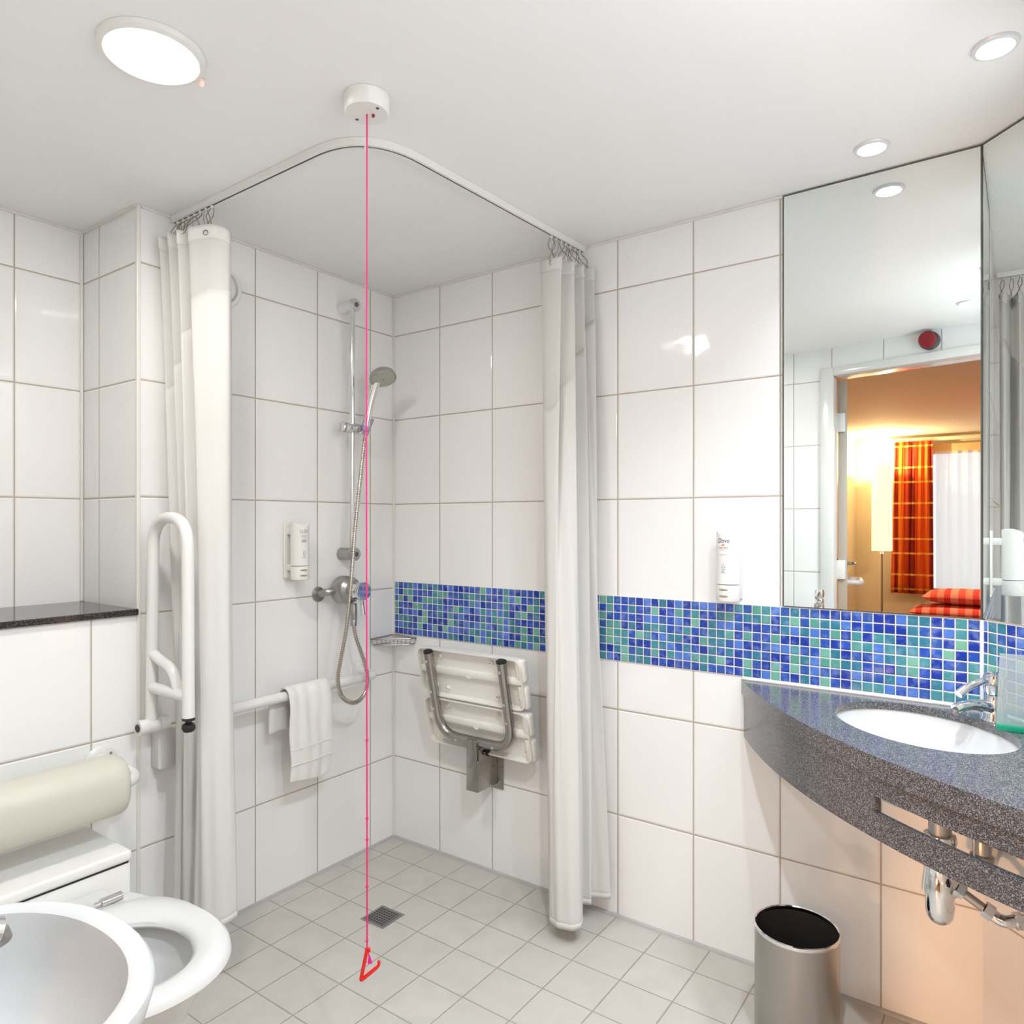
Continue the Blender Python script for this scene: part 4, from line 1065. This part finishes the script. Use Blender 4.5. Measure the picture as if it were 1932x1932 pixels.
# ================================================================== DROP-DOWN SUPPORT RAIL
t = thing('drop_down_rail', 'white hinged support rail folded upright beside the left shower curtain', 'support rail', (0.0, -0.99, 0.55))
AY = -1.003
A = Vector((0.068, AY, 0.70)); 
loop = fillet([(0.062, AY, 0.69), (0.072, AY, 1.262), (0.246, AY, 1.262), (0.250, AY, 0.735)], 0.088, 14)
arm = part('arm_tube', tube(loop, 0.0158, 20), M_WENAM, t)
bm = BM(); add_tube(bm, [(0.068, AY, 0.790), (0.247, AY, 0.788)], 0.0155, 18)
part('cross_tube', bm, M_WENAM, arm)
bm = BM(); add_tube(bm, smooth_path([(0.068, AY, 0.885), (0.110, AY+0.002, 0.868), (0.165, AY+0.004, 0.846), (0.195, AY+0.005, 0.790)], 5), 0.0145, 16)
part('brace_tube', bm, M_WENAM, arm)
part('foot_collar', lathe([(0.0158, 0.735), (0.0165, 0.733), (0.0165, 0.728), (0.008, 0.726), (0.008, 0.718)], (0.250, AY, 0), seg=20), M_BLACK, arm, 'dark collar')
part('foot', lathe([(0.008, 0.722), (0.017, 0.716), (0.018, 0.706), (0.013, 0.698), (0.0, 0.697)], (0.250, AY, 0), seg=8), M_BLACK, arm, 'black rubber foot')
bm = BM(); add_tube(bm, [(0.062, AY-0.038, 0.683), (0.062, AY+0.018, 0.683)], 0.021, 22)
part('pivot', bm, M_WENAM, t)
part('pivot_cap', lathe([(0.011, 0), (0.011, 0.002), (0, 0.002)], (0.062, AY-0.038, 0.683), (0, -1, 0), 18), M_BLACK, t, 'black round plug')
bm = BM(); add_tube(bm, [(0.062, AY+0.019, 0.683), (0.062, AY+0.045, 0.683)], 0.0205, 22)
part('barrel', bm, M_WENAM, t)
bm = BM(); add_box(bm, 0.001, 0.046, -0.973, -0.915, 0.545, 0.660, 0.006, 3)
part('mounting_box', bm, M_WENAM, t)

# ================================================================== TOILET AREA
t = thing('cistern_cabinet', 'low white laminate cistern box with overhanging lid behind the toilet', 'cistern', (0.12, -1.5, 0.0))
part('panel', box(0.002, 0.245, -1.94, -1.152, 0.002, 0.409, 0.001), M_LAMIN, t)
part('gap', box(0.002, 0.2425, -1.94, -1.1545, 0.409, 0.414), M_BLACK, t, 'dark shadow gap', smooth=False)
part('lid', box(0.002, 0.249, -1.94, -1.148, 0.414, 0.441, 0.007, 3), M_LAMIN, t)
t = thing('toilet', 'white ceramic toilet with open seat beside the small washbasin', 'toilet', (0.5, -1.33, 0.0))
TCY = -1.332
secs = []
for z, x0, x1, hw in ((0.001, 0.25, 0.60, 0.115), (0.02, 0.25, 0.60, 0.113), (0.12, 0.25, 0.63, 0.115), (0.22, 0.25, 0.685, 0.130), (0.30, 0.256, 0.735, 0.150), (0.35, 0.256, 0.764, 0.163), (0.368, 0.256, 0.776, 0.168), (0.374, 0.26, 0.772, 0.165)):
    secs.append(sell((x0+x1)/2, TCY, (x1-x0)/2, hw, z, 56, 2.15, 3.5))
for f, z, cx_ in ((0.82, 0.372, 0.59), (0.76, 0.345, 0.595), (0.66, 0.29, 0.60), (0.50, 0.235, 0.60), (0.34, 0.205, 0.60), (0.10, 0.20, 0.60)):
    secs.append(sell(cx_, TCY, 0.195*f, 0.160*f, z, 56, 2.1, 2.1))
bm = BM(); add_loft(bm, secs, True, True); part('pan', bm, M_CERAM, t)
part('water', lathe([(0.080, 0.238), (0, 0.238)], (0.60, TCY, 0), seg=32), M_WATER, t)
# seat ring
bm = BM(); n = 64; rings = []
SE = [(0.0, 0.004), (0.04, 0.016), (0.16, 0.024), (0.5, 0.026), (0.82, 0.021), (0.97, 0.012), (1.0, 0.004), (0.97, -0.001), (0.5, -0.002), (0.05, -0.001)]
ou = sell(0.592, TCY, 0.212, 0.183, 0, n, 2.15, 3.0); inn = sell(0.600, TCY, 0.134, 0.112, 0, n, 2.0, 2.0)
for r_, h in SE:
    rings.append([(ou[k][0]+(inn[k][0]-ou[k][0])*r_, ou[k][1]+(inn[k][1]-ou[k][1])*r_, 0.379+h) for k in range(n)])
add_loft(bm, rings+[rings[0]], False, False); bmesh.ops.remove_doubles(bm, verts=bm.verts, dist=1e-6)
part('seat', bm, M_CERAM, t)
for yy in (-1.262, -1.40):
    h = part('hinge', tube([(0.380, yy-0.020, 0.405), (0.380, yy+0.024, 0.405)], 0.0105, 18), M_CHROME, t)
    part('hinge_pin', tube([(0.380, yy-0.034, 0.405), (0.380, yy-0.020, 0.405)], 0.0065, 12), M_CHROME, h)
part('back_shelf', box(0.256, 0.40, TCY-0.115, TCY+0.115, 0.340, 0.382, 0.012, 3), M_CERAM, t)
# padded backrest on its rail
t = thing('backrest', 'cream padded roll backrest on a white wall rail above the cistern box', 'backrest', (0.0, -1.25, 0.6))
fl_ = part('wall_flange', lathe([(0.044, 0.001), (0.044, 0.004), (0.040, 0.008), (0.024, 0.010), (0.021, 0.018)], (0, -1.112, 0.598), (1, 0, 0), 36), M_WENAM, t)
for a in (0.7, 2.8, 4.9):
    part('flange_screw', lathe([(0.004, 0.0075), (0.004, 0.010), (0, 0.0104)], (0, -1.112+0.032*math.cos(a), 0.598+0.032*math.sin(a)), (1, 0, 0), 10), M_SATIN, fl_)
part('rail', tube(smooth_path([(0.004, -1.112, 0.598), (0.045, -1.098, 0.590), (0.090, -1.078, 0.580), (0.125, -1.085, 0.574), (0.145, -1.120, 0.574), (0.148, -1.2, 0.575), (0.148, -1.8, 0.575)], 7), 0.0165, 18), M_WENAM, t)
bm = BM(); cyl = []
def sq(y, s): 
    return [(0.148+0.066*s*math.copysign(abs(math.cos(a))**0.75, math.cos(a)), y, 0.580+0.074*s*math.copysign(abs(math.sin(a))**0.75, math.sin(a))) for a in [2*PI*k/40 for k in range(40)]]
for y, s in ((-1.126, 0.66), (-1.128, 0.82), (-1.134, 0.93), (-1.145, 0.985), (-1.160, 1.0), (-1.70, 1.0), (-1.72, 0.93), (-1.728, 0.7)): cyl.append(sq(y, s))
add_loft(bm, cyl); part('cushion', bm, M_VINYL, t, 'cream vinyl cushion')

# ================================================================== SMALL HAND BASIN
t = thing('hand_basin', 'small white wall-hung hand basin in the lower left foreground', 'basin', (1.22, -1.80, 0.62))
HX, HYc = 1.220, -1.795
def hb(a, b, z, cy=0.0, e=2.15): 
    L = sell(HX, HYc+cy, a, b, z, 64, e, 4.0, axis='y')
    return [(x, max(y, -1.9485), zz) for x, y, zz in L]
loops = [hb(0.06, 0.06, 0.610, -0.05), hb(0.10, 0.09, 0.625, -0.035), hb(0.145, 0.125, 0.680, -0.015), hb(0.172, 0.148, 0.745), hb(0.182, 0.158, 0.775), hb(0.187, 0.161, 0.789), hb(0.186, 0.160, 0.797), hb(0.181, 0.156, 0.8015), hb(0.173, 0.148, 0.8025),
         hb(0.163, 0.128, 0.798, 0.008), hb(0.157, 0.122, 0.785, 0.009), hb(0.148, 0.113, 0.755, 0.008), hb(0.125, 0.095, 0.715, 0.005), hb(0.09, 0.066, 0.690), hb(0.04, 0.03, 0.681)]
bm = BM(); add_loft(bm, loops, True, True); part('bowl', bm, mat('hand_basin_ceramic', (0.52, 0.517, 0.51), 0.07), t)
part('waste_plug', lathe([(0.0, 0.004), (0.016, 0.003), (0.022, 0.0), (0.022, -0.006)], (HX, HYc, 0.6835), seg=24), M_CHROME, t)
mixer((1.188, -1.866, 0.8025), (0.10, 1.0, 0), 'small chrome mixer tap on the hand basin at the left edge', 0.95)

# ================================================================== WASTE BIN
BX, BY = 1.594, -0.239
t = thing('waste_bin', 'open brushed steel cylindrical waste bin on the floor below the counter', 'waste bin', (BX, BY, 0.0))
part('body', lathe([(0.093, 0.0005), (0.096, 0.003), (0.096, 0.272), (0.094, 0.272), (0.0935, 0.012), (0.0, 0.011)], (BX, BY, 0), seg=64), M_STEEL, t)
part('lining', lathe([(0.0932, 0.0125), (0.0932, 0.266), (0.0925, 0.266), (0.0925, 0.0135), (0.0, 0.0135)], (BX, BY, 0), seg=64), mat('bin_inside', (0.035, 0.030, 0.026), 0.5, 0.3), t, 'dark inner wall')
part('rim', lathe([(0.0925, 0.270), (0.0925, 0.276), (0.0945, 0.2785), (0.0975, 0.277), (0.098, 0.273), (0.0965, 0.269), (0.0925, 0.270)], (BX, BY, 0), seg=64, caps=False), M_CHROME, t)

# ================================================================== ALARM BEACON OVER THE DOOR
Bp = DM @ Vector((0.520, 0.0, 2.100)); nn = (DM.to_3x3() @ Vector((0, 1, 0)))
t = thing('alarm_beacon', 'round dark red alarm beacon on a black base above the door, seen in the mirror', 'alarm light', tuple(Bp))
part('base', lathe([(0.040, 0.001), (0.042, 0.004), (0.042, 0.036), (0.038, 0.040)], tuple(Bp), tuple(nn), 36), mat('beacon_base', (0.05, 0.05, 0.055), 0.4), t)
part('lens', lathe([(0.037, 0.038), (0.037, 0.060), (0.033, 0.066), (0.0, 0.070)], tuple(Bp), tuple(nn), 36), M_REDDK, t, 'dark red lens')

# ================================================================== BEDROOM (seen in the mirror)
t = thing('floor_lamp', 'lit floor lamp with tall cream cylindrical shade in the bedroom, seen in the mirror', 'floor lamp', (0.70, -7.2, 0.0))
part('base', lathe([(0.13, 0.003), (0.13, 0.015), (0.12, 0.022), (0.0, 0.024)], (0.70, -7.2, 0), seg=36), M_SATIN, t)
part('pole', lathe([(0.011, 0.02), (0.011, 1.0)], (0.70, -7.2, 0), seg=14), M_SATIN, t)
part('shade', lathe([(0.108, 0.925), (0.108, 1.92), (0.106, 1.92), (0.106, 0.925)], (0.70, -7.2, 0), seg=40), M_ESHADE, t)
for z in (1.96, 0.90):
    l = bpy.data.lights.new('bulb', 'POINT'); l.energy = P_FLOOR*(1.0 if z > 1.5 else 0.5); l.color = (1.0, 0.72, 0.38); l.shadow_soft_size = 0.012
    o = bpy.data.objects.new('bulb', l); COL.objects.link(o); o.parent = t; o.location = (0, 0, z)
def bed_curtain(x0, x1, y, z0, z1, amp, waves, m, name, label, cat, grp=None, spreadb=0.0):
    bm = BM(); N = int(waves*14); R_n = 16; g = []
    for i in range(N+1):
        f = i/N; row = []
        for k in range(R_n+1):
            h = k/R_n; z = z1+(z0-z1)*h
            x = x0+(x1-x0)*f-spreadb*h*(1-f)+0.25*amp*math.sin(2*PI*waves*f*2+h)
            row.append(bm.verts.new((x, y+amp*(0.55+0.45*h)*math.sin(2*PI*waves*f+0.5*math.sin(h*3+f*9)), z)))
        g.append(row)
    for i in range(N):
        for k in range(R_n): bm.faces.new((g[i][k], g[i+1][k], g[i+1][k+1], g[i][k+1]))
    o = single(name, bm, m, label, cat, grp)
    return o
o = bed_curtain(0.79, 1.18, -7.52, 0.42, 2.205, 0.032, 6, M_PLAIDC, 'window_curtain', 'red and orange plaid bedroom curtain with yellow lines, seen in the mirror', 'curtain', spreadb=0.05)
o.modifiers.new('thick', 'SOLIDIFY').thickness = 0.003
bed_curtain(1.20, 2.68, -7.62, 0.44, 2.08, 0.018, 15, M_NET, 'net_curtain', 'sheer white net curtain over the bedroom window, seen in the mirror', 'net curtain')
t = thing('curtain_pole', 'pale curtain track above the bedroom window, seen in the mirror', 'curtain rail', (1.9, -7.6, 2.2))
part('track', box(0.72, 3.0, -7.60, -7.55, 2.205, 2.245, 0.004), M_BWALL, t)
part('valance_tape', box(1.18, 2.70, -7.645, -7.637, 2.07, 2.17, 0.002), mat('tan_tape', (0.72, 0.48, 0.24), 0.8), t)
t = thing('bed', 'bed with red striped quilt in the bedroom, seen at the bottom of the mirror', 'bed', (2.1, -5.6, 0.0))
part('frame', box(1.30, 3.2, -6.3, -4.9, 0.05, 0.26, 0.02), mat('bed_wood', (0.35, 0.18, 0.08), 0.5), t)
part('mattress', box(1.32, 3.2, -6.28, -4.92, 0.26, 0.44, 0.05, 4), mat('mattress_white', (0.8, 0.75, 0.68), 0.8), t)
part('quilt', box(2.12, 3.22, -6.31, -4.88, 0.30, 0.475, 0.04, 4), M_QUILT, t)
for k in range(4): part('leg', box(1.33+1.75*(k % 2), 1.38+1.75*(k % 2), -6.25+1.28*(k//2), -6.20+1.28*(k//2), 0.003, 0.06), MATS['bed_wood'], t)
def pillow(x0, x1, y0, y1, z0, z1, lab):
    bm = BM(); n = 22; gt = []; gb = []
    for i in range(n+1):
        a, b = [], []
        for j in range(n+1):
            u = 2*i/n-1; v = 2*j/n-1
            th = ((1-abs(u)**3.2)*(1-abs(v)**3.2))**0.55
            pin = 1-0.07*(1-abs(u)*abs(v))*0
            X = (x0+x1)/2+(x1-x0)/2*u*(1-0.05*(1-v*v)*0-0.04*(1-abs(v))); Y = (y0+y1)/2+(y1-y0)/2*v*(1-0.05*(1-abs(u)))
            zc = (z0+z1)/2
            a.append(bm.verts.new((X, Y, zc+(z1-zc)*th+0.001))); b.append(bm.verts.new((X, Y, zc-(zc-z0)*th-0.001)))
        gt.append(a); gb.append(b)
    for i in range(n):
        for j in range(n):
            bm.faces.new((gt[i][j], gt[i+1][j], gt[i+1][j+1], gt[i][j+1])); bm.faces.new((gb[i][j], gb[i][j+1], gb[i+1][j+1], gb[i+1][j]))
    edge = [(i, 0) for i in range(n)]+[(n, j) for j in range(n)]+[(i, n) for i in range(n, 0, -1)]+[(0, j) for j in range(n, 0, -1)]
    for k in range(len(edge)):
        a = edge[k]; b = edge[(k+1) % len(edge)]
        bm.faces.new((gt[a[0]][a[1]], gt[b[0]][b[1]], gb[b[0]][b[1]], gb[a[0]][a[1]]))
    return single('pillow', bm, M_PLAIDP, lab, 'pillow', 'pillows on the bed')
pillow(1.24, 1.98, -5.25, -4.80, 0.442, 0.560, 'lower red striped pillow on the bed, seen in the mirror')
pillow(1.33, 2.05, -5.30, -4.86, 0.562, 0.690, 'upper red striped pillow lying on another, seen in the mirror')
# added out of view: cabinet and lamp whose beam makes the glow under the counter
t = thing('fill_lamp_cabinet', 'low wooden cabinet against the left bedroom wall, unseen and added to carry the fill lamp', 'cabinet', (0.62, -4.6, 0.0))
part('body', box(0.36, 0.86, -4.85, -4.40, 0.03, 0.20, 0.006), MATS['bed_wood'], t)
part('top', box(0.35, 0.87, -4.86, -4.39, 0.20, 0.22, 0.004), MATS['bed_wood'], t)
for a, b in ((0.38, -4.83), (0.82, -4.83), (0.38, -4.43), (0.82, -4.43)): part('leg', box(a, a+0.02, b, b+0.02, 0.0025, 0.031), MATS['bed_wood'], t)
t = thing('low_fill_lamp', 'small steel fill lamp, unseen and added to light the wall under the counter', 'lamp', (0.70, -4.55, 0.22))
LH = Vector((0.76, -4.50, 0.40)); LD = (Vector((1.80, 0.0, 0.30))-LH).normalized()
part('base', lathe([(0.06, 0.0005), (0.06, 0.010), (0.05, 0.014), (0, 0.014)], (0.70, -4.55, 0.22), seg=28), M_SATIN, t)
part('arm', tube(smooth_path([(0.70, -4.55, 0.23), (0.695, -4.555, 0.32), (0.72, -4.535, 0.40), tuple(LH-LD*0.04)], 5), 0.006, 10), M_SATIN, t)
part('reflector', lathe([(0.012, -0.045), (0.035, -0.030), (0.058, 0.0), (0.060, 0.012), (0.056, 0.010), (0.030, -0.022), (0.0, -0.030)], tuple(LH), tuple(LD), 28, caps=False), M_SATIN, t)
ob = area('low_fill_light', tuple(LH+LD*0.002), 0.09, P_LOW_FILL, (1.0, 0.47, 0.19), t, 60)
ob.rotation_euler = LD.to_track_quat('-Z', 'Y').to_euler()
# unseen bedroom ceiling lamp, added as warm fill through the door
t = thing('bedroom_fill_lamp', 'round warm fill lamp added unseen on the bedroom ceiling over the end of the bed', 'ceiling light', (2.25, -4.9, BCEIL))
part('bowl', lathe([(0.15, 0), (0.15, -0.02), (0.13, -0.05), (0.07, -0.07), (0, -0.075)], (2.25, -4.9, BCEIL-0.001), seg=36), M_EFILL, t)
area('bedroom_fill_light', (2.25, -4.9, BCEIL-0.085), 0.28, P_BED_FILL, AMBER, t)
